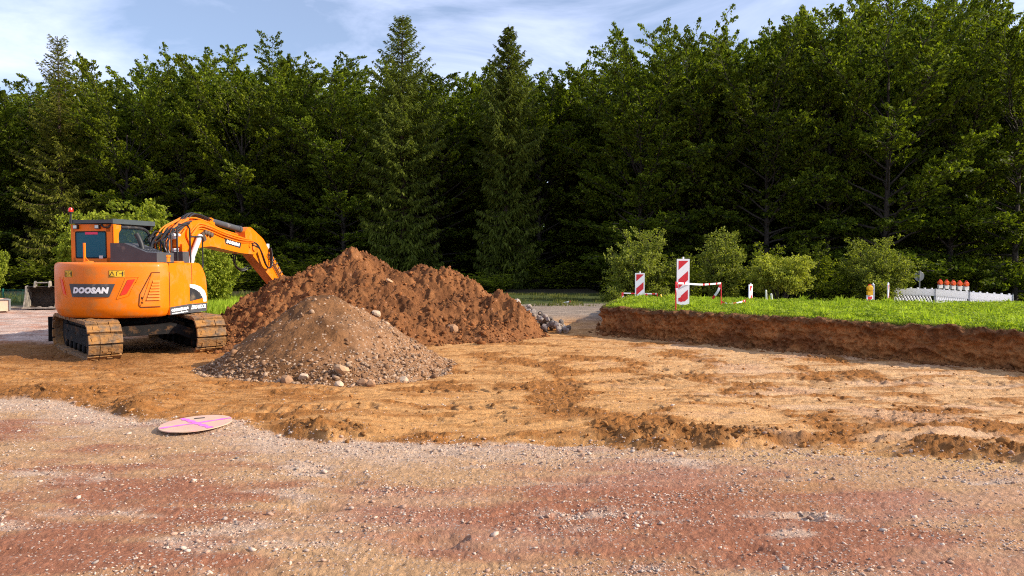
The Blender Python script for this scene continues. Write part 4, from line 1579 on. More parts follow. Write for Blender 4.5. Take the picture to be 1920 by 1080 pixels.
per = 4 * LL + 2 * math.pi * RR
NS = 42
for s in (-1, 1):
    TK = link('track', None, EX, (s * .98 * math.cos(UCR), s * .98 * math.sin(UCR), 0.03), (0, 0, UCR))
    bm = bmesh.new()
    g = np.random.default_rng(20 + s)
    for k in range(NS):
        py_, pz_, dy_, dz_ = track_at((k + .5) / NS * per)
        ang_ = math.atan2(dz_, dy_)
        R3 = Matrix.Rotation(ang_, 3, 'X')
        nrm = Vector((0, -dz_, dy_))
        c_ = Vector((0, py_, pz_)) + nrm * .01
        add_box(bm, c_ - nrm * .02, (.50, per / NS * .99, .03), R3)
        for q_ in range(3):
            cc = c_ + nrm * (.018 + .007 * float(g.random())) + Vector((float(-.195 + .195 * q_ + g.uniform(-.004, .004)), 0, 0)) + Vector((0, dy_, dz_)) * float(g.uniform(-.004, .004))
            add_box(bm, cc, (float(g.uniform(.180, .194)), per / NS * float(g.uniform(.84, .92)), .055), R3 @ Matrix.Rotation(float(g.uniform(-.04, .04)), 3, 'Z'))
        # mud caked over the pad
        for q_ in range(2):
            cc = c_ + nrm * (.036 + .012 * float(g.random())) + Vector((0, dy_, dz_)) * float(g.uniform(-.04, .04)) + Vector((float(g.uniform(-.2, .2)), 0, 0))
            add_box(bm, cc, (float(g.uniform(.08, .17)), float(g.uniform(.04, .10)), .03), R3 @ Matrix.Rotation(float(g.uniform(-.3, .3)), 3, 'Z') @ Matrix.Rotation(float(g.uniform(-.2, .2)), 3, 'Y'))
    obj('track_belt', bm, M['track'], TK, bevel=.012, seg=2)
    bm = bmesh.new()
    add_prism(bm, round_poly([(-1.25, .20), (1.2, .20), (1.2, .52), (-1.25, .54)], .06), -.17, .17, 'x')
    add_box(bm, (0, 0, .57), (.22, 2.0, .05))
    if s < 0:
        for y_ in (-.6, .1, .8):
            add_box(bm, (-.18, y_, .40), (.02, .28, .02))
    obj('track_frame', bm, M['under'], TK, bevel=.015)
    bm = bmesh.new()
    add_lathe(bm, [(.18, -.14), (.31, -.10), (.31, .10), (.18, .14)], (0, -LL, RR), 'x', 22)
    for k in range(18):
        a_ = 2 * math.pi * k / 18
        add_box(bm, (0, -LL + .31 * math.cos(a_), RR + .31 * math.sin(a_)), (.07, .05, .05), Matrix.Rotation(a_, 3, 'X'))
    obj('sprocket', bm, M['under'], TK)
    bm = bmesh.new()
    add_lathe(bm, [(.2, -.12), (.31, -.10), (.31, .10), (.2, .12)], (0, LL, RR), 'x', 24)
    obj('idler_wheel', bm, M['under'], TK)
    for k in range(6):
        bm = bmesh.new()
        add_lathe(bm, [(.06, -.17), (.10, -.15), (.10, .15), (.06, .17)], (0, -1.05 + .42 * k, .13), 'x', 14)
        obj('roller', bm, M['under'], TK)

# ------------------------------------------------------------------ site furniture
def stripes(bm, w, h, y, x0, z0, period, red, slope):
    """red bands rising to the right inside the rectangle w x h (bottom-left x0, z0)"""
    k = 0
    while True:
        a, b = k * period, k * period + red
        if a > h + slope * w:
            break
        # depth below the top edge d(x) = v - slope * x, for v = a and v = b
        poly = [(0, a), (w, a - slope * w), (w, b - slope * w), (0, b)]
        out = poly
        for lim, sgn in ((0, 1), (h, -1)):
            res = []
            for i in range(len(out)):
                p, q = out[i - 1], out[i]
                ip, iq = sgn * (p[1] - lim) >= 0, sgn * (q[1] - lim) >= 0
                if ip != iq:
                    t = (lim - p[1]) / (q[1] - p[1])
                    res.append((p[0] + (q[0] - p[0]) * t, lim))
                if iq:
                    res.append(q)
            out = res
            if not out:
                break
        if len(out) >= 3:
            bm.faces.new([bm.verts.new((x0 + p[0], y, z0 + h - p[1])) for p in out])
        k += 1


def beacon_board(label, X, Y, zb, rot, h=1.13, w=.31, foot=-.5, tilt=0.0, lug=True, group='striped beacon boards'):
    t = thing('beacon_board', label, 'beacon board', (X, Y, zb), rot, group)
    t.rotation_euler = (0, tilt, rot)
    bm = bmesh.new()
    add_prism(bm, round_poly([(-w / 2, .03), (-.04, .0), (.04, 0), (w / 2, .03), (w / 2, h), (-w / 2, h)], [.01, .01, .01, .01, .02, .02]), -.02, .02, 'y')
    obj('panel', bm, M['white'], t, bevel=.006)
    bm = bmesh.new()
    iw = w - .075
    stripes(bm, iw, h - .13, -.0225, -iw / 2, .085, .46, .225, .9)
    stripes(bm, iw, h - .13, .0225, -iw / 2, .085, .46, .225, .9)
    obj('red_stripes', bm, M['red'], t)
    bm = bmesh.new()
    add_tube(bm, [(0, 0, h), (0, 0, h + .05)], .022, 10)
    obj('top_lug', bm, M['white'], t)
    bm = bmesh.new()
    add_box(bm, (0, 0, (.01 + foot) / 2), (.06, .04, .01 - foot))
    obj('post', bm, M['zinc'], t)
    bm = bmesh.new()
    add_prism(bm, round_poly([(-.4, foot), (.4, foot), (.36, foot + .1), (-.36, foot + .1)], .03), -.2, .2, 'y')
    obj('foot_plate', bm, M['rubber'], t)
    return t


def xw(px, Y):
    return (px - 960) / FPX * Y * (math.cos(PITCH)) + 0.0


def zw(py, Y):
    return float(at(960, py, Y)[2])


beacon_board('tallest red and white striped beacon board, at the front edge of the grass', xw(1281, 18.2), 18.2, zw(571.5, 18.2), .03, foot=-.27)
beacon_board('red and white striped beacon board at the left end of the grass plateau', xw(1200, 24.3), 24.3, .10, -.02, foot=-.6)
beacon_board('striped beacon board turned sideways left of the bright arching bush', xw(1408, 25.5), 25.5, zw(533.5, 25.5) - 1.13, math.radians(52), foot=-.12)
beacon_board('striped beacon board seen almost edge on behind the yellow warning lamp', xw(1638, 27), 27, zw(533, 27) - 1.13, math.radians(78), foot=-.12)
beacon_board('leaning striped beacon board just left of the white barrier panels', xw(1667, 27), 27, zw(531.5, 27) - 1.13, math.radians(58), tilt=math.radians(-6), foot=-.1)
lb = beacon_board('short striped board carrying the yellow warning lamp', xw(1632, 26.5), 26.5, zw(553.5, 26.5) - .8, math.radians(10), h=.8, w=.25, foot=-.1)


def warning_lamp(label, X, Y, zb, lens, s=1.0, group=None, rot=0.0):
    t = thing('warning_lamp', label, 'warning lamp', (X, Y, zb), rot, group)
    bm = bmesh.new()
    add_prism(bm, round_poly([(-.085 * s, 0), (.085 * s, 0), (.095 * s, .15 * s), (-.095 * s, .15 * s)], .02 * s), -.05 * s, .05 * s, 'y')
    obj('battery_case', bm, M['yellow'] if lens == 'yellow' else M['postwhite'], t, bevel=.008)
    bm = bmesh.new()
    add_lathe(bm, [(.07 * s, -.075 * s), (.095 * s, -.05 * s), (.105 * s, -.03 * s), (.105 * s, .03 * s), (.095 * s, .05 * s), (.07 * s, .075 * s)], (0, 0, .235 * s), 'y', 22)
    obj('lens', bm, M['yellow'] if lens == 'yellow' else M['orangelens'], t, smooth=True)
    bm = bmesh.new()
    add_tube(bm, curve_pts([(-.05 * s, 0, .33 * s), (-.03 * s, 0, .365 * s), (.03 * s, 0, .365 * s), (.05 * s, 0, .33 * s)], 4), .010 * s, 6)
    obj('handle', bm, M['redlens'], t)
    return t


M['orangelens'] = mat('orange red lens', (0.85, 0.10, 0.012), 0.18, var=0.12, coat=0.6)
warning_lamp('round yellow warning lamp on top of the short striped board', xw(1632, 26.45), 26.45, zw(553.5, 26.5), 'yellow', 1.05)

# barrier panels
BPTS = [(1677, 30.2), (1756, 28.9), (1820, 26.6), (1902, 24.4)]
BW = [Vector((xw(p, Y), Y, -.45)) for p, Y in BPTS]
BLAB = ['white plastic barrier panel with slanted slots behind the round sign, leftmost of the three',
        'white plastic barrier panel carrying the five orange red lamps',
        'white plastic barrier panel at the right end of the row, sinking behind the grass']


def barrier(a, b, label, ztop):
    Lb = (b - a).length - .03
    t = thing('barrier_panel', label, 'barrier', ((a.x + b.x) / 2, (a.y + b.y) / 2, ztop - 1.0), math.atan2(b.y - a.y, b.x - a.x), 'white barrier panels beyond the grass')
    bm = bmesh.new()
    h_ = Lb / 2
    add_box(bm, (0, 0, .835), (Lb, .05, .27))
    add_box(bm, (0, 0, .16), (Lb, .05, .32))
    for s in (-1, 1):
        add_box(bm, (s * (h_ - .02), 0, .51), (.04, .05, .38))
    n_ = max(6, int(Lb / .13))
    for k in range(n_):
        x_ = -h_ + .06 + (Lb - .12) * (k + .5) / n_
        w_ = .030
        xs = (x_ - .11, x_ + .11)
        bm_pts = [(xs[0] - w_, .70), (xs[0] + w_, .70), (xs[1] + w_, .32), (xs[1] - w_, .32)]
        bm_pts = [(max(-h_ + .04, min(h_ - .04, p[0])), p[1]) for p in bm_pts]
        add_prism(bm, bm_pts, -.022, .022, 'y')
    obj('panel', bm, M['barrier'], t)
    bm = bmesh.new()
    for k in range(6):
        add_box(bm, (-h_ + Lb * (k + .5) / 6, 0, .99), (.06, .035, .045))
        for q in (-.3, .3):
            add_box(bm, (-h_ + Lb * (k + .5) / 6 + q * .2, -.027, .84 + .05 * q), (.018, .006, .018))
    obj('top_pegs', bm, M['barrier'], t)
    for s in (-1, 1):
        bm = bmesh.new()
        add_tube(bm, [(s * (h_ - .01), 0, -.05), (s * (h_ - .01), 0, 1.01)], .021, 8)
        obj('post', bm, M['zinc'], t)
    return t


for i in range(3):
    zt = [zw(539.5, 29.5), zw(543, 27.7), zw(549, 25.4)][i]
    barrier(BW[i], BW[i + 1], BLAB[i], zt)
LN = ['leftmost', 'second from left', 'middle', 'second from right', 'rightmost']
for i, px in enumerate((1764, 1776, 1788.3, 1800.5, 1812.8)):
    t_ = (px - 1757) / (1820 - 1757)
    p = BW[1].lerp(BW[2], t_)
    warning_lamp(f'orange red warning lamp on the white barrier, {LN[i]} of five', xw(px, p.y), p.y, zw(543, 27.7) + .012, 'red', .92, 'five warning lamps on the barrier', .1)

# round sign seen from the back
sg = thing('road_sign', 'grey back of a round road sign on a thin post behind the barrier', 'sign', (xw(1724, 31.5), 31.5, -.45))
zs = zw(518, 31.5) + .45
bm = bmesh.new()
add_lathe(bm, [(.21, -.004), (.215, .0), (.21, .004)], (0, 0, zs), 'y', 32)
obj('disc', bm, M['zinc'], sg)
bm = bmesh.new()
add_tube(bm, [(0, -.04, 0), (0, -.04, zs + .24)], .028, 10)
obj('post', bm, M['zinc'], sg)
bm = bmesh.new()
for dz in (-.09, .09):
    add_box(bm, (0, -.015, zs + dz), (.10, .03, .025))
obj('bracket', bm, M['zinc'], sg)


def small_post(label, px, Y, ytop, zb, r, material, lean=0.0, name='marker_post'):
    bm = bmesh.new()
    h_ = zw(ytop, Y) - zb
    add_tube(bm, [(0, 0, 0), (0, 0, h_ - .03), (0, 0, h_)], [r, r, r * .55], 8)
    o = obj(name, bm, M[material])
    o.location = (xw(px, Y) - math.tan(lean) * h_, Y, zb)
    o.rotation_euler = (0, lean, 0)
    return tag(o, label, 'post')


small_post('slim white post beside the bright arching bush, the taller left one of two', 1437, 22.8, 543.5, .2, .03, 'postwhite', -.05)
small_post('slim white post beside the bright arching bush, the lower right one of two', 1447, 22.6, 550, .2, .03, 'postwhite', -.09)
small_post('short yellow post right of the low tape frame on the plateau', 1239.5, 23.0, 552, .2, .035, 'yellow')


def ribbon(name, pts, w, parent, vertical=True):
    """barrier tape with red and white lengths along a 3-D path"""
    P = curve_pts(pts, 10)
    bm = bmesh.new()
    acc = 0
    sec = []
    for k, p in enumerate(P):
        d_ = P[min(k + 1, len(P) - 1)] - P[max(k - 1, 0)]
        side = Vector((0, 0, 1)) if vertical else d_.cross(Vector((0, 1, 0))).normalized()
        sec.append([bm.verts.new(p + side * s_ * w / 2 + Vector((0, t_, 0))) for s_, t_ in ((-1, -.002), (1, -.002), (1, .002), (-1, .002))])
    red_faces = []
    for k, (a, b) in enumerate(zip(sec[:-1], sec[1:])):
        acc += (P[k + 1] - P[k]).length
        for q in range(4):
            f = bm.faces.new((a[q], a[(q + 1) % 4], b[(q + 1) % 4], b[q]))
            f.material_index = 1 if (acc % .36) < .10 else 0
    bm.faces.new(sec[0][::-1])
    bm.faces.new(sec[-1])
    o = obj(name, bm, M['white'], parent)
    o.data.materials.append(M['red'])
    return o


def tape_frame(label, poles, tape, strips, cat='tape barrier'):
    t = thing('tape_barrier', label, cat, tuple(poles[0][0]))
    base = Vector(poles[0][0])
    for foot, top in poles:
        bm = bmesh.new()
        add_tube(bm, [Vector(foot) - base, Vector(top) - base], .014, 7)
        obj('pole', bm, M['red'], t)
    ribbon('tape', [Vector(p) - base for p in tape], .042, t)
    for s in strips:
        ribbon('tape', [Vector(p) - base for p in s], .06, t, vertical=False)
    return t


pt = lambda px, py, Y: tuple(float(v) for v in at(px, py, Y))
tape_frame('red and white tape between two thin poles in front of the tallest beacon board',
           [(pt(1267, 582, 17.75), pt(1267, 528, 17.75)), (pt(1352, 572, 19.6), pt(1352, 530, 19.6))],
           [pt(1267, 531, 17.74), pt(1282, 531.5, 17.95), pt(1318, 533.5, 18.8), pt(1352, 531, 19.6)],
           [[pt(1268, 533, 17.72), pt(1271, 548, 17.72), pt(1279, 568, 17.75)], [pt(1351, 533, 19.55), pt(1346, 546, 19.55), pt(1336, 560, 19.6)]])
tape_frame('low red and white tape between two short poles around the left end of the plateau',
           [((xw(1166, 25.2), 25.2, -.25), pt(1166, 548.5, 25.2)), ((xw(1232, 25.2), 25.2, -.25), pt(1232, 550, 25.2))],
           [pt(1166, 549.5, 25.2), pt(1200, 550.5, 25.2), pt(1232, 551, 25.2)],
           [[pt(1167, 550, 25.15), pt(1169, 558, 25.15), pt(1173, 567, 25.15)], [pt(1211, 551, 25.15), pt(1214, 556, 25.15), pt(1211, 568, 25.15)]])
tape_frame('slack tape lying on the grass towards a very short red pole',
           [(pt(1397, 573, 20.2), pt(1397, 561, 20.2))],
           [pt(1353, 566, 19.9), pt(1366, 569.5, 19.9), pt(1384, 567.5, 20), pt(1397, 563.5, 20.2)], [])
tape_frame('fallen red tape on a crooked short pole by the weeds beyond the grey gravel',
           [(pt(1068, 571, 27), pt(1069, 564, 27))], [pt(1050, 569, 27), pt(1060, 567, 27), pt(1069, 565, 27)], [])

# spare bucket, board box and fence on the left
BU = thing('digging_bucket', 'spare wide steel digging bucket standing on the gravel left of the excavator', 'bucket', (xw(79, 25.4), 25.4, zw(577, 25.4)), math.radians(17))
bm = bmesh.new()
pr = []
prof_o = [(-.42, .02), (-.05, .0), (.22, .04), (.38, .22), (.40, .45), (.28, .66), (.05, .74), (-.10, .72)]
o_ = curve_pts([(0, y, z) for y, z in prof_o], 5)
prev = None
W_ = .47
for p in o_:
    cur = [bm.verts.new((-W_, p.y, p.z)), bm.verts.new((W_, p.y, p.z))]
    if prev:
        bm.faces.new((prev[0], prev[1], cur[1], cur[0]))
    prev = cur
bmesh.ops.solidify(bm, geom=bm.faces[:], thickness=.03)
obj('shell', bm, M['rusty'], BU)
for s in (-1, 1):
    bm = bmesh.new()
    add_prism(bm, [(-.46, .0), (-.05, -.015), (.24, .02), (.41, .22), (.43, .46), (.30, .69), (.05, .77), (-.14, .75), (-.20, .45)], s * W_ - .02, s * W_ + .02, 'x')
    obj('side_plate', bm, M['steel'], BU, bevel=.006)
bm = bmesh.new()
lip = [(-.52, 0)]
for k in range(33):
    x_ = -.52 + 1.04 * k / 32
    lip.append((x_, .045 + .035 * max(0, math.cos(2 * math.pi * (k / 32) * 3.0 + math.pi))))
lip.append((.52, 0))
add_prism(bm, lip, -.47, -.44, 'y')
obj('cutting_edge', bm, M['steel'], BU)
for s in (-1, 1):
    bm = bmesh.new()
    add_prism(bm, round_poly([(-.16, .70), (.16, .70), (.12, .88), (.04, .93), (-.08, .90)], .04), s * .22 - .02, s * .22 + .02, 'x')
    obj('mounting_ear', bm, M['steel'], BU, bevel=.006)
bm = bmesh.new()
add_tube(bm, [(-.26, .02, .86), (.26, .02, .86)], .025, 10)
obj('pin', bm, M['steel'], BU)

BXO = thing('board_box', 'low open box of beige boards at the left edge, beside the spare bucket', 'box', (xw(15.5, 24.0), 24.0, zw(583, 24.0)), math.radians(42))
bm = bmesh.new()
add_box(bm, (.0 + .0, .50, .19), (.03, 1.0, .38))
add_box(bm, (-1.02, .50, .19), (.03, 1.0, .38))
add_box(bm, (-.51, .98, .19), (.99, .03, .38))
add_box(bm, (-.51, .5, .03), (.98, .92, .03))
obj('side_board', bm, M['plywood'], BXO)
bm = bmesh.new()
add_box(bm, (-.51, .015, .19), (.99, .03, .38))
obj('front_board', bm, M['plywood'], BXO)
bm = bmesh.new()
add_box(bm, (-.51, -.012, .37), (1.06, .05, .035))
add_box(bm, (.017, .5, .37), (.05, .98, .035))
add_box(bm, (.005, -.005, .19), (.05, .05, .34))
obj('edge_rail', bm, M['zinc'], BXO)

FN = thing('mesh_fence', 'low dark green wire mesh fence behind the spare bucket', 'fence', (-25, 29.5, -.12))
bm = bmesh.new()
Lf = 8.0
for k in range(12):
    add_box(bm, (Lf / 2, 0, .02 + .56 * k / 11), (Lf, .006, .006))
for k in range(161):
    add_box(bm, (Lf * k / 160, .008, .30), (.008, .006, .58))
obj('wire_mesh', bm, M['wire'], FN)
for k in range(6):
    bm = bmesh.new()
    add_box(bm, (.2 + 1.5 * k, -.02, .30), (.05, .04, .66))
    obj('post', bm, M['wire'], FN)


# ------------------------------------------------------------------ vegetation
def leaf_mesh(name, c, d, nrm, ln, wd_, val, material):
    """diamond leaves: centre, long direction, normal, length, width, value"""
    side = np.cross(nrm, d)
    side /= np.linalg.norm(side, axis=1)[:, None] + 1e-9
    a = d * ln[:, None] / 2
    b = side * wd_[:, None] / 2
    V = np.stack([c - a, c + b - a * .1, c + a, c - b - a * .1], 1).reshape(-1, 3)
    q = np.arange(len(V)).reshape(-1, 4)
    return mesh_np(name, V, quads=q, attr={'leaf': np.repeat(val, 4)}, mats=[material])


def tubes_mesh(name, lines, material):
    """lines: list of (points (k,3), radii (k,), sides)"""
    VV, QQ, off = [], [], 0
    for P, r_, n_ in lines:
        P = np.asarray(P, float)
        k = len(P)
        d = np.gradient(P, axis=0)
        d /= np.linalg.norm(d, axis=1)[:, None] + 1e-9
        u_ = np.cross(d, np.array([.31, .22, .92]))
        u_ /= np.linalg.norm(u_, axis=1)[:, None] + 1e-9
        v_ = np.cross(d, u_)
        a = np.arange(n_) * 2 * math.pi / n_
        ring_ = P[:, None] + (u_[:, None] * np.cos(a)[None, :, None] + v_[:, None] * np.sin(a)[None, :, None]) * np.asarray(r_)[:, None, None]
        ii_ = np.arange(k * n_).reshape(k, n_) + off
        nx = np.roll(ii_, -1, 1)
        QQ.append(np.stack([ii_[:-1], nx[:-1], nx[1:], ii_[1:]], -1).reshape(-1, 4))
        VV.append(ring_.reshape(-1, 3))
        off += k * n_
    return mesh_np(name, np.vstack(VV), quads=np.vstack(QQ), smooth=True, mats=[material])


def unit(v):
    return v / (np.linalg.norm(v, axis=-1, keepdims=True) + 1e-9)


def tree_mesh(seed, h, R, fork=.58, base=.06, nl=48, leaf=.155, leafn=60, lm='beech', droop=.25, top_el=58, low_el=4, prof=None, trunk_r=.16, twigm=3.1, flat=.60, bark='bark', lean=.02, leafw=.6):
    g = np.random.default_rng(seed)
    k = 12
    tz = np.linspace(0, (fork + .06) * h, k)
    tx = np.cumsum(g.normal(0, lean * h / k, k))
    ty = np.cumsum(g.normal(0, lean * h / k, k))
    tx[0] = ty[0] = 0
    T = np.stack([tx, ty, tz], -1)
    lines = [(T, trunk_r * (1 - np.linspace(0, .7, k)), 8)]
    tipsC, tipsD, tipsN = [], [], []
    for i in range(nl):
        t = base + (.97 - base) * (max(0, i + g.uniform(-.3, .3)) / nl) ** .95
        t = min(max(t, base), .98)
        z0 = t * h * fork
        p0 = np.array([np.interp(z0, tz, tx), np.interp(z0, tz, ty), z0])
        az = i * 2.39996 + g.uniform(-.5, .5)
        L = lerp(R, .44 * h, t ** 1.3) * (g.uniform(.66, 1.05) if t < .7 else g.uniform(.84, 1.0))
        el = math.radians(low_el + (top_el - low_el) * t ** 1.1 + g.uniform(-11, 11))
        d = np.array([math.cos(az) * math.cos(el), math.sin(az) * math.cos(el), math.sin(el)])
        s = np.linspace(0, 1, 7)
        P = p0 + d * (s * L)[:, None]
        P[:, 2] += -droop * L * s ** 2.2 * (1 - t) + .10 * L * s ** 1.5 * t
        P[1:] += g.normal(0, .035 * L, (6, 3)) * s[1:, None]
        r0 = trunk_r * (1 - .5 * t) * .42 * min(1, L / R + .2)
        lines.append((P, r0 * (1 - .85 * s), 5))
        m = int(4 + L * twigm)
        for j in range(m):
            ss = .34 + .66 * (j + g.uniform(0, 1)) / m
            q0 = np.array([np.interp(ss, s, P[:, c]) for c in range(3)])
            dd = unit(P[-1] - P[0])
            sd = unit(np.cross(dd, [0, 0, 1.]))
            sgn = 1 if j % 2 else -1
            td = unit(dd * g.uniform(.35, 1.0) + sd * sgn * g.uniform(.4, 1.1) + np.array([0, 0, g.uniform(-.15, .35)]))
            tl = (.34 + .45 * (1 - ss)) * min(L, 2.9) * .52 + .26
            tl *= g.uniform(.7, 1.2)
            u_ = np.linspace(0, 1, 4)
            Q = q0 + td * (u_ * tl)[:, None]
            Q[:, 2] -= .10 * tl * u_ ** 2
            lines.append((Q, r0 * .30 * (1 - .8 * u_) + .004, 3))
            nn = max(3, int(leafn * tl))
            v = g.uniform(.14, 1.06, nn) ** .75
            C_ = q0 + td * (v * tl)[:, None]
            C_[:, 2] -= .10 * tl * v ** 2
            rad_ = (.035 + .13 * tl * (1.1 - v))[:, None]
            pr_ = g.normal(0, 1, (nn, 3)) * rad_
            pr_[:, 2] *= flat
            tipsC.append(C_ + pr_)
            tipsD.append(unit(td + g.normal(0, .55, (nn, 3))))
            tipsN.append(unit(np.array([0, 0, .9]) + g.normal(0, .7, (nn, 3))))
    C_ = np.vstack(tipsC)
    D_ = np.vstack(tipsD)
    N_ = np.vstack(tipsN)
    n = len(C_)
    ln = leaf * g.uniform(.7, 1.25, n)
    val = np.clip(.45 + .22 * g.normal(0, 1, n) + .35 * pnoise(C_[:, 0] * .9 + C_[:, 2] * .7, C_[:, 1] * .9 - C_[:, 2] * .5, seed), 0, 1)
    return tubes_mesh('trunk', lines, M[bark]), leaf_mesh('crown', C_, D_, N_, ln, ln * leafw, val, M[lm])


def conifer_mesh(seed, h, R, lm='spruce', step=.34, base=.02, per=7, sparse_top=.0, hang=.34, prof=None, spray=.30, dens=1.0):
    g = np.random.default_rng(seed)
    T = np.array([[0, 0, 0], [.05, .02, h * .3], [-.04, .03, h * .6], [0, 0, h]])
    lines = [(T, np.array([.24, .18, .10, .012]), 8)]
    CC, DD, NN, LL_ = [], [], [], []
    z = base * h
    i = 0
    while z < h * .985:
        t = z / h
        for j in range(per):
            if g.uniform() < .12:
                continue
            az = j * 2 * math.pi / per + i * .7 + g.uniform(-.35, .35)
            L = R * (prof(t) if prof else (1 - t) ** .75) * g.uniform(.6, 1.15) + .10
            s = np.linspace(0, 1, 6)
            el = math.radians(lerp(-12, 38, t ** 2) + g.uniform(-8, 8))
            P = np.zeros((6, 3))
            hx = s * L * math.cos(el)
            P[:, 0] = math.cos(az) * hx
            P[:, 1] = math.sin(az) * hx
            P[:, 2] = z + s * L * math.sin(el) - .22 * L * s * (1 - s) * 2 * (1 - t) + .16 * L * s ** 3
            lines.append((P, (.028 * (1 - t) + .008) * (1 - .8 * s), 4))
            n = int((10 + L * 34) * dens)
            v = g.uniform(.12, 1.0, n)
            if t > 1 - sparse_top:
                v = v[: int(n * .62)]
                n = len(v)
            q = np.stack([np.interp(v, s, P[:, c]) for c in range(3)], -1)
            sd = np.array([-math.sin(az), math.cos(az), 0])
            fd = np.array([math.cos(az), math.sin(az), 0])
            off = g.normal(0, 1, n) * (.05 + .26 * L * (1 - v) * .6)
            hg = hang * (1 - .75 * t) * g.uniform(.2, 1.3, n)
            q = q + sd * off[:, None]
            q[:, 2] -= hg * .55 * np.minimum(1, np.abs(off) * 4 + .2)
            dd = unit(fd * g.uniform(.2, .9, n)[:, None] + sd * np.sign(off)[:, None] * .5 + np.array([0, 0, -1.0]) * (hg * 2.6)[:, None])
            CC.append(q)
            DD.append(dd)
            NN.append(unit(g.normal(0, 1, (n, 3)) + np.array([0, 0, .6])))
            LL_.append(spray * g.uniform(.6, 1.3, n) * (.65 + .35 * (1 - t)))
        z += step * g.uniform(.8, 1.2) * (1.0 - .35 * t)
        i += 1
    C_ = np.vstack(CC)
    n = len(C_)
    ln = np.concatenate(LL_)
    val = np.clip(.45 + .2 * g.normal(0, 1, n) + .3 * pnoise(C_[:, 0] * 1.2 + C_[:, 2] * .6, C_[:, 1] * 1.2, seed), 0, 1)
    return tubes_mesh('trunk', lines, M['sprucebark']), leaf_mesh('crown', C_, np.vstack(DD), np.vstack(NN), ln, ln * .26, val, M[lm])


def bush_mesh(seed, w, h, lm='bush', stems=16, leaf=.085, leafn=52, flat_top=False, bare=.0):
    g = np.random.default_rng(seed)
    lines, CC, DD, NN = [], [], [], []
    for i in range(stems):
        az = i * 2.39996 + g.uniform(-.4, .4)
        out = g.uniform(.15, 1.0) ** .7
        tipz = h * (1 - .45 * out ** 2) * g.uniform(.72, 1.05)
        if flat_top:
            tipz = h * g.uniform(.72, 1.02) * (1 - .25 * out ** 2)
        tip = np.array([math.cos(az) * w / 2 * out, math.sin(az) * w / 2 * out, tipz])
        s = np.linspace(0, 1, 7)
        b0 = np.array([math.cos(az), math.sin(az), 0]) * .06
        P = b0 + (tip - b0) * np.stack([s ** 1.25, s ** 1.25, s ** .8], -1)
        P[1:] += g.normal(0, .05 * h * .5, (6, 3)) * s[1:, None]
        lines.append((P, .03 * (1 - .85 * s), 5))
        L = np.linalg.norm(tip)
        m = int(7 + 6.5 * L)
        for j in range(m):
            ss = max(bare, .10) + (1 - max(bare, .10)) * (j + g.uniform(0, 1)) / m
            q0 = np.array([np.interp(ss, s, P[:, c]) for c in range(3)])
            a2 = g.uniform(0, 6.283)
            td = unit(np.array([math.cos(a2), math.sin(a2), g.uniform(-.25, .75)]) + .45 * unit(tip))
            tl = (.22 + .30 * (1 - ss) + .05 * w) * g.uniform(.6, 1.4)
            u_ = np.linspace(0, 1, 4)
            Q = q0 + td * (u_ * tl)[:, None]
            Q[:, 2] -= .22 * tl * u_ ** 2
            lines.append((Q, .006 * (1 - .7 * u_), 3))
            nn = max(4, int(leafn * tl))
            v = g.uniform(.1, 1.08, nn)
            C_ = q0 + td * (v * tl)[:, None]
            C_[:, 2] -= .22 * tl * v ** 2
            C_ += g.normal(0, 1, (nn, 3)) * (.035 + .05 * (1 - v))[:, None]
            CC.append(C_)
            DD.append(unit(td + g.normal(0, .7, (nn, 3)) - np.array([0, 0, .25])))
            NN.append(unit(np.array([0, 0, .8]) + g.normal(0, .6, (nn, 3))))
    C_ = np.vstack(CC)
    k = C_[:, 2] > .02
    C_, D_, N_ = C_[k], np.vstack(DD)[k], np.vstack(NN)[k]
    n = len(C_)
    ln = leaf * g.uniform(.65, 1.3, n)
    val = np.clip(.5 + .22 * g.normal(0, 1, n) + .3 * pnoise(C_[:, 0] * 2 + C_[:, 2], C_[:, 1] * 2 - C_[:, 2], seed), 0, 1)
    return tubes_mesh('stems', lines, M['bark']), leaf_mesh('foliage', C_, D_, N_, ln, ln * .62, val, M[lm])


def plant(name, cat, label, meshes, loc, rotz, sc, group=None, parts=('trunk', 'crown')):
    t = thing(name, label, cat, loc, rotz, group)
    t.scale = sc
    for nm, me in zip(parts, meshes):
        link(nm, me, t)
    return t


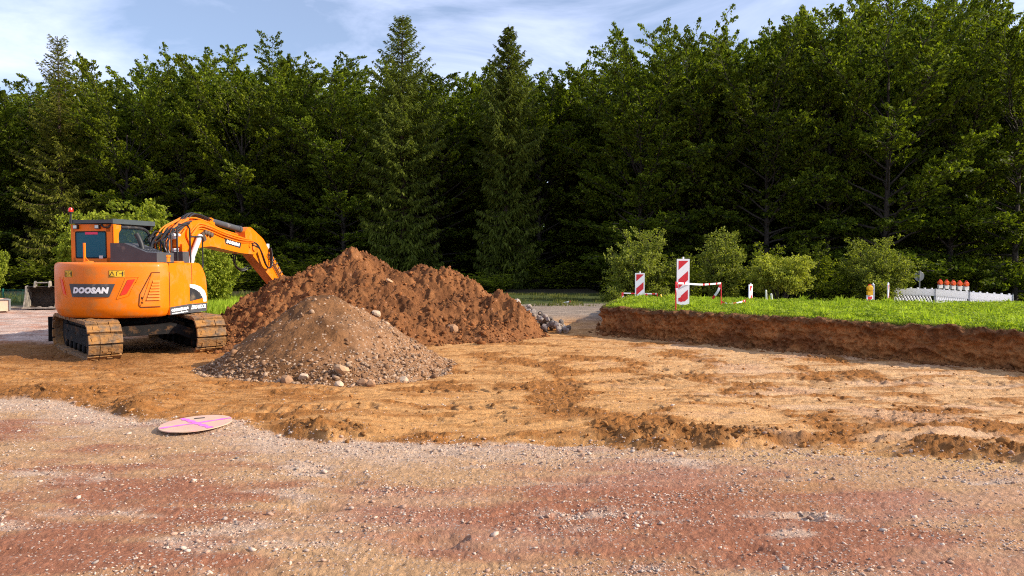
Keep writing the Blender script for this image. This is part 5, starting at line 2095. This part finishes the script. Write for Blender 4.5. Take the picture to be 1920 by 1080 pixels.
TREES = [tree_mesh(501, 14, 3.3), tree_mesh(502, 14, 2.9, base=.10), tree_mesh(503, 14, 3.6, base=.04, nl=52), tree_mesh(504, 14, 3.1, base=.16, top_el=64),
         tree_mesh(505, 14, 3.4, base=.05, lm='beech2', leafn=60), tree_mesh(506, 14, 2.8, base=.3, nl=40, trunk_r=.2)]
H0 = []
for _t in TREES:
    _z = np.empty(len(_t[1].vertices) * 3, dtype=np.float32)
    _t[1].vertices.foreach_get('co', _z)
    H0.append(float(np.percentile(_z[2::3], 99.95)))
random.seed(21)
FRONT = [
    (-75, 150, 45, 0, 'leafy beech at the far left end of the forest, partly outside the view'),
    (-15, 138, 44, 2, 'leafy beech rising above the green mesh fence at the left edge'),
    (50, 122, 47, 1, 'beech with pale upper twigs just left of the feathery larch'),
    (178, 128, 46, 3, 'beech between the feathery larch and the excavator cab'),
    (240, 103, 45, 4, 'lighter green beech with pointed top right above the excavator cab'),
    (298, 124, 46, 0, 'beech behind the yellow green bush at the excavator'),
    (352, 103, 45, 1, 'beech rising above the elbow of the excavator boom'),
    (405, 108, 47, 2, 'beech above the name plate of the excavator boom'),
    (455, 90, 45, 4, 'fresh green beech above the joint of boom and stick'),
    (502, 98, 46, 3, 'beech above the lower end of the excavator stick'),
    (548, 80, 45, 0, 'high topped beech above the left flank of the dirt mound'),
    (600, 100, 46, 2, 'broad beech above the gravel mound'),
    (648, 116, 45, 1, 'beech above the peak of the dirt mound'),
    (700, 130, 44, 4, 'lower beech tucked against the left side of the first tall spruce'),
    (818, 112, 46, 0, 'round topped beech just right of the first tall spruce'),
    (868, 130, 48, 3, 'thin beech with sky gaps between the two tall spruces'),
    (1012, 104, 47, 2, 'beech just right of the second tall spruce'),
    (1062, 114, 46, 1, 'beech above the grey stone heap'),
    (1108, 130, 47, 0, 'lower beech above the strip of weeds between mound and plateau'),
    (1150, 132, 45, 4, 'lower beech at the left shoulder of the high right hand trees'),
    (1200, 75, 40, 3, 'first of the higher beeches, left of the tallest beacon board'),
    (1258, 36, 38.5, 5, 'beech with bare brown lower trunk above the tallest beacon board'),
    (1320, 48, 39.5, 2, 'dense beech above the peaked bush'),
    (1382, 60, 40, 0, 'slightly lower beech above the sideways beacon board'),
    (1440, 40, 39, 1, 'beech above the bright arching bush'),
    (1500, 42, 40, 3, 'beech above the two slim white posts and the bush right of them'),
    (1548, 4, 38, 2, 'very high beech between the arching bush and the round bush'),
    (1605, -18, 38, 4, 'very high beech with sunlit outer boughs above the round bush'),
    (1662, -30, 37, 0, 'very high beech above the leaning beacon board'),
    (1722, -25, 38, 1, 'very high beech above the round sign'),
    (1782, -8, 37, 3, 'very high beech above the five orange red lamps'),
    (1840, -18, 38, 2, 'very high beech above the right barrier panel'),
    (1905, -5, 36.5, 0, 'very high beech at the right edge of the view'),
    (1985, 0, 36, 4, 'very high beech mostly beyond the right edge of the view')]


def put_tree(px, ty, Y, v, label, group, z0=None, wide=1.0):
    X = xw(px, Y)
    z0 = (-.1 if px < 1100 else -.45) if z0 is None else z0
    hh = zw(ty, Y) - z0
    s = hh / H0[v]
    plant('beech_tree', 'tree', label, TREES[v], (X, Y, z0), random.uniform(0, 6.28), (wide * random.uniform(.92, 1.1), wide * random.uniform(.92, 1.1), s), group)


for i_, (px, ty, Y, v, lab) in enumerate(FRONT):
    put_tree(px, ty + (12 if px < 1160 else 5), Y + (-1.6, 1.2, -.4, 2.2)[i_ % 4], v, lab, 'beech trees along the forest edge')
tops = ([f[0] for f in FRONT], [f[1] for f in FRONT])
for row, (dy, gap, dn) in enumerate(((5.5, 50, 22), (11, 58, 40), (17, 66, 55))):
    px = -110 + row * 23
    while px < 2080:
        Yb = (45 if px < 1150 else 38.5) + dy
        ty = float(np.interp(px, *tops)) + dn + random.uniform(-14, 26)
        put_tree(px + random.uniform(-14, 14), ty, Yb + random.uniform(-1.5, 1.5), random.randrange(5), 'dark beech standing deeper in the forest behind the front trees', 'beech trees deeper in the forest', wide=1.1)
        px += gap

LARCH = conifer_mesh(551, 15.5, 3.3, 'larch', step=.40, sparse_top=.3, hang=.5, per=8, prof=lambda t: (1 - t) ** .5 * (.8 + .2 * math.sin(t * 40)), dens=1.5, spray=.26)
plant('larch_tree', 'tree', 'feathery pale green larch towering at the left above the excavator', LARCH, (xw(118, 42), 42, -.1), 0, (1, 1, (zw(68, 42) + .1) / 15.5))
SPR1 = conifer_mesh(552, 16, 3.7, 'spruce', sparse_top=.25, hang=.6, prof=lambda t: min(1, (1 - t) ** .66 * 1.15) * (.6 + .4 * sstep(.35, .6, t)), dens=2.0)
plant('spruce_tree', 'tree', 'tall spruce with open spiky top behind the peak of the dirt mound', SPR1, (xw(757, 41), 41, -.1), 1.0, (1, 1, (zw(28, 41) + .1) / 16))
SPR2 = conifer_mesh(553, 15.4, 3.6, 'spruce', hang=.7, prof=lambda t: min(1, (1 - t) ** .8 * 1.25) * (.5 + .5 * sstep(.4, .65, t)), dens=2.2)
plant('spruce_tree', 'tree', 'pointed spruce with hanging curtains of twigs above the right end of the dirt mound', SPR2, (xw(953, 40.5), 40.5, -.1), 2.0, (1, 1, (zw(46, 40.5) + .1) / 15.4))

BP_ = ('stems', 'foliage')


def put_bush(px, ty, Y, wpx, mesh, w0, h0, label, z0, rot=0.0, cat='bush', name='bush', group=None):
    hh = zw(ty, Y) - z0
    ww = wpx / FPX * Y
    plant(name, cat, label, mesh, (xw(px, Y), Y, z0), rot, (ww / w0, ww / w0 * .9, hh / h0), group, BP_)


BS = {'hazel': bush_mesh(601, 3.6, 3.4, 'hazel', stems=34, leaf=.135, leafn=66, flat_top=True),
      'round': bush_mesh(602, 3.2, 3.5, 'bush', stems=28, leafn=74),
      'peak': bush_mesh(603, 2.2, 3.4, 'bush', stems=20, leafn=80),
      'arch': bush_mesh(604, 2.6, 2.3, 'brightbush', stems=22, leafn=110, flat_top=True, bare=.55),
      'dim': bush_mesh(605, 1.8, 3.2, 'beech2', stems=12, leaf=.10, leafn=44),
      'small': bush_mesh(606, 1.3, 1.5, 'bush', stems=9, leafn=56)}
put_bush(262, 378, 27, 190, BS['hazel'], 3.6, 3.4, 'large sunlit yellow green bush behind the excavator cab', -.05)
put_bush(160, 398, 28, 120, BS['hazel'], 3.6, 3.4, 'leafy bush peeking out left of the excavator cab', -.05, 2.0)
put_bush(402, 455, 26, 110, BS['hazel'], 3.6, 3.4, 'fresh green bush under the excavator boom', -.05, 4.0)
put_bush(345, 425, 27.5, 90, BS['hazel'], 3.6, 3.4, 'leafy bush behind the hoses at the elbow of the boom', -.05, 1.0)
put_bush(-26, 455, 25, 75, BS['hazel'], 3.6, 3.4, 'leafy branch tips of a bush at the left edge above the board box', -.05, 3.0)
put_bush(1196, 418, 29, 150, BS['round'], 3.2, 3.5, 'big round olive green bush behind the two left beacon boards', -.45)
put_bush(1288, 455, 30, 62, BS['dim'], 1.8, 3.2, 'thin olive bush squeezed between the big round bush and the peaked bush', -.45, .5)
put_bush(1357, 422, 29, 104, BS['peak'], 2.2, 3.4, 'peaked olive green bush behind the dangling tape', -.45)
put_bush(1464, 476, 27.5, 128, BS['arch'], 2.6, 2.3, 'bright yellow green bush arching over thin bare stems', -.45)
put_bush(1438, 434, 31.5, 82, BS['dim'], 1.8, 3.2, 'dim green bush rising behind the arching bright bush', -.45, 1.4)
put_bush(1524, 428, 33, 78, BS['dim'], 1.8, 3.2, 'dim slender bush in shade right of the arching bright bush', -.45, 2.6)
put_bush(1645, 436, 30, 150, BS['round'], 3.2, 3.5, 'big green bush with ragged top left of the round sign', -.45, 2.2)
put_bush(1582, 495, 31, 90, BS['dim'], 1.8, 3.2, 'low dim bush at the left foot of the bush by the round sign', -.45, 4.0)
put_bush(1240, 525, 28, 50, BS['small'], 1.3, 1.5, 'small light green bush at the right foot of the big round bush', -.45, 1.0)
put_bush(1152, 528, 28.3, 55, BS['small'], 1.3, 1.5, 'small light green bush at the left foot of the big round bush', -.45, 3.0)
for i in range(30):
    px = -60 + i * 70 + random.uniform(-20, 20)
    Y = (39 if px < 1150 else 34.5) + random.uniform(-1.5, 2.0)
    put_bush(px, random.uniform(455, 505), Y, random.uniform(80, 130), BS['dim'], 1.8, 3.2, 'low dark shrub at the shaded foot of the forest', -.2, random.uniform(0, 6), 'shrub', 'shrub', 'shrubs along the forest foot')


# ------------------------------------------------------------------ grass
def blades(name, x, y, z, h, w, seed, material, lean=.35, broad=0.0):
    g = np.random.default_rng(seed)
    n = len(x)
    a = g.uniform(0, 6.283, n)
    b = g.uniform(0, 6.283, n)
    base = np.stack([x, y, z], -1)
    side = np.stack([np.cos(a), np.sin(a), np.zeros(n)], -1)
    ln = np.abs(g.normal(0, lean, n))
    tip = base + np.stack([np.cos(b) * ln * h, np.sin(b) * ln * h, h], -1)
    mid = base + (tip - base) * .55 + np.stack([np.zeros(n), np.zeros(n), h * .06], -1)
    V = np.stack([base - side * w[:, None] * .3, base + side * w[:, None] * .3, mid + side * w[:, None] * .5, tip, mid - side * w[:, None] * .5], 1)
    VV = V.reshape(-1, 3)
    i0 = np.arange(n) * 5
    q = np.stack([i0, i0 + 1, i0 + 2, i0 + 4], -1)
    t = np.stack([i0 + 4, i0 + 2, i0 + 3], -1)
    val = np.clip(.5 + .2 * g.normal(0, 1, n) + .5 * fbm(x * .7, y * .7, 3, seed), 0, 1)
    me = mesh_np(name, VV, quads=q, tris=t, attr={'leaf': np.repeat(val, 5)}, mats=[material])
    return link(name, me)


g = np.random.default_rng(31)
n = 470000
gx_ = g.uniform(2.2, 19.0, n)
gy_ = g.uniform(12.0, 23.4, n)
ed = edge_dist(gx_, gy_) - .07 + .20 * fbm(gx_ * 2.2, gy_ * 2.2, 4, 33)
k = (ed > .02) & (gx_ / gy_ < .86) & (g.uniform(0, 1, n) < np.clip(.25 + ed * 1.6, 0, 1))
gx_, gy_, ed = gx_[k], gy_[k], ed[k]
cl = sstep(-.3, .4, fbm(gx_ * 1.7, gy_ * 1.7, 3, 34))
hh = g.uniform(.045, .115, len(gx_)) * (.6 + .7 * cl) * np.clip(.55 + ed, .55, 1.0) * (1 + 1.0 * sstep(.38, .55, fbm(gx_ * 3.1, gy_ * 3.1, 3, 42)))
tag(blades('grass', gx_, gy_, bank_z(gx_, gy_) - .01, hh, g.uniform(.010, .030, len(gx_)), 35, M['grass'], lean=.5), kind='stuff')
# broad clover-like leaves among the blades
n = 150000
x = g.uniform(2.2, 17.0, n)
y = g.uniform(12.0, 23.4, n)
ed = edge_dist(x, y)
k = (ed > .1) & (x / y < .74) & (g.uniform(0, 1, n) < sstep(-.2, .4, fbm(x * 1.1, y * 1.1, 3, 36)))
x, y = x[k], y[k]
c = np.stack([x, y, bank_z(x, y) + g.uniform(.03, .13, len(x))], -1)
nn = unit(np.array([0, 0, 1.]) + g.normal(0, .45, (len(x), 3)))
dd = unit(np.cross(nn, g.normal(0, 1, (len(x), 3))))
ln = g.uniform(.03, .07, len(x))
tag(link('clover', leaf_mesh('clover', c, dd, nn, ln, ln * .8, g.uniform(0, 1, len(x)), M['grass'])), kind='stuff')
# dry straw and roots along the cut lip
n = 9000
s_ = g.uniform(0, 1, n) * sl[-1]
x = np.interp(s_, sl, path[:, 0]) + np.interp(s_, sl, nin[:, 0]) * g.uniform(-.06, .22, n)
y = np.interp(s_, sl, path[:, 1]) + np.interp(s_, sl, nin[:, 1]) * g.uniform(-.06, .22, n)
tag(blades('straw', x, y, bank_z(x, y) - .03, g.uniform(.02, .09, n), g.uniform(.008, .016, n), 37, M['weed'], lean=1.6), kind='stuff')
# weeds at the forest foot
n = 90000
x = g.uniform(-24, 24, n)
y = g.uniform(25.2, 34, n)
tuft = sstep(-.1, .35, fbm(x * .8, y * .8, 3, 38))
k = (g.uniform(0, 1, n) < .2 + .8 * tuft) & (np.abs(x / y) < .74) & ((x < 3.2) | (y > 26)) & ((x > -12) | (y > 28.5))
x, y, tuft = x[k], y[k], tuft[k]
hgt = g.uniform(.10, .34, len(x)) * (.35 + .9 * tuft) * (1 - .6 * sstep(-6, -4, x) * sstep(5, 4, x))
tag(blades('weeds', x, y, ground_base(x, y)[0] - .02, hgt, g.uniform(.012, .03, len(x)), 39, M['weed'], lean=.3), kind='stuff')
n = 26000
x = g.uniform(-11.5, -6.0, n)
y = g.uniform(22.5, 28, n)
k = g.uniform(0, 1, n) < sstep(22.3, 24, y + .6 * fbm(x, y, 2, 40))
x, y = x[k], y[k]
tag(blades('weeds', x, y, ground_base(x, y)[0] - .02, g.uniform(.1, .42, len(x)), g.uniform(.012, .03, len(x)), 41, M['grass'], lean=.35), kind='stuff')
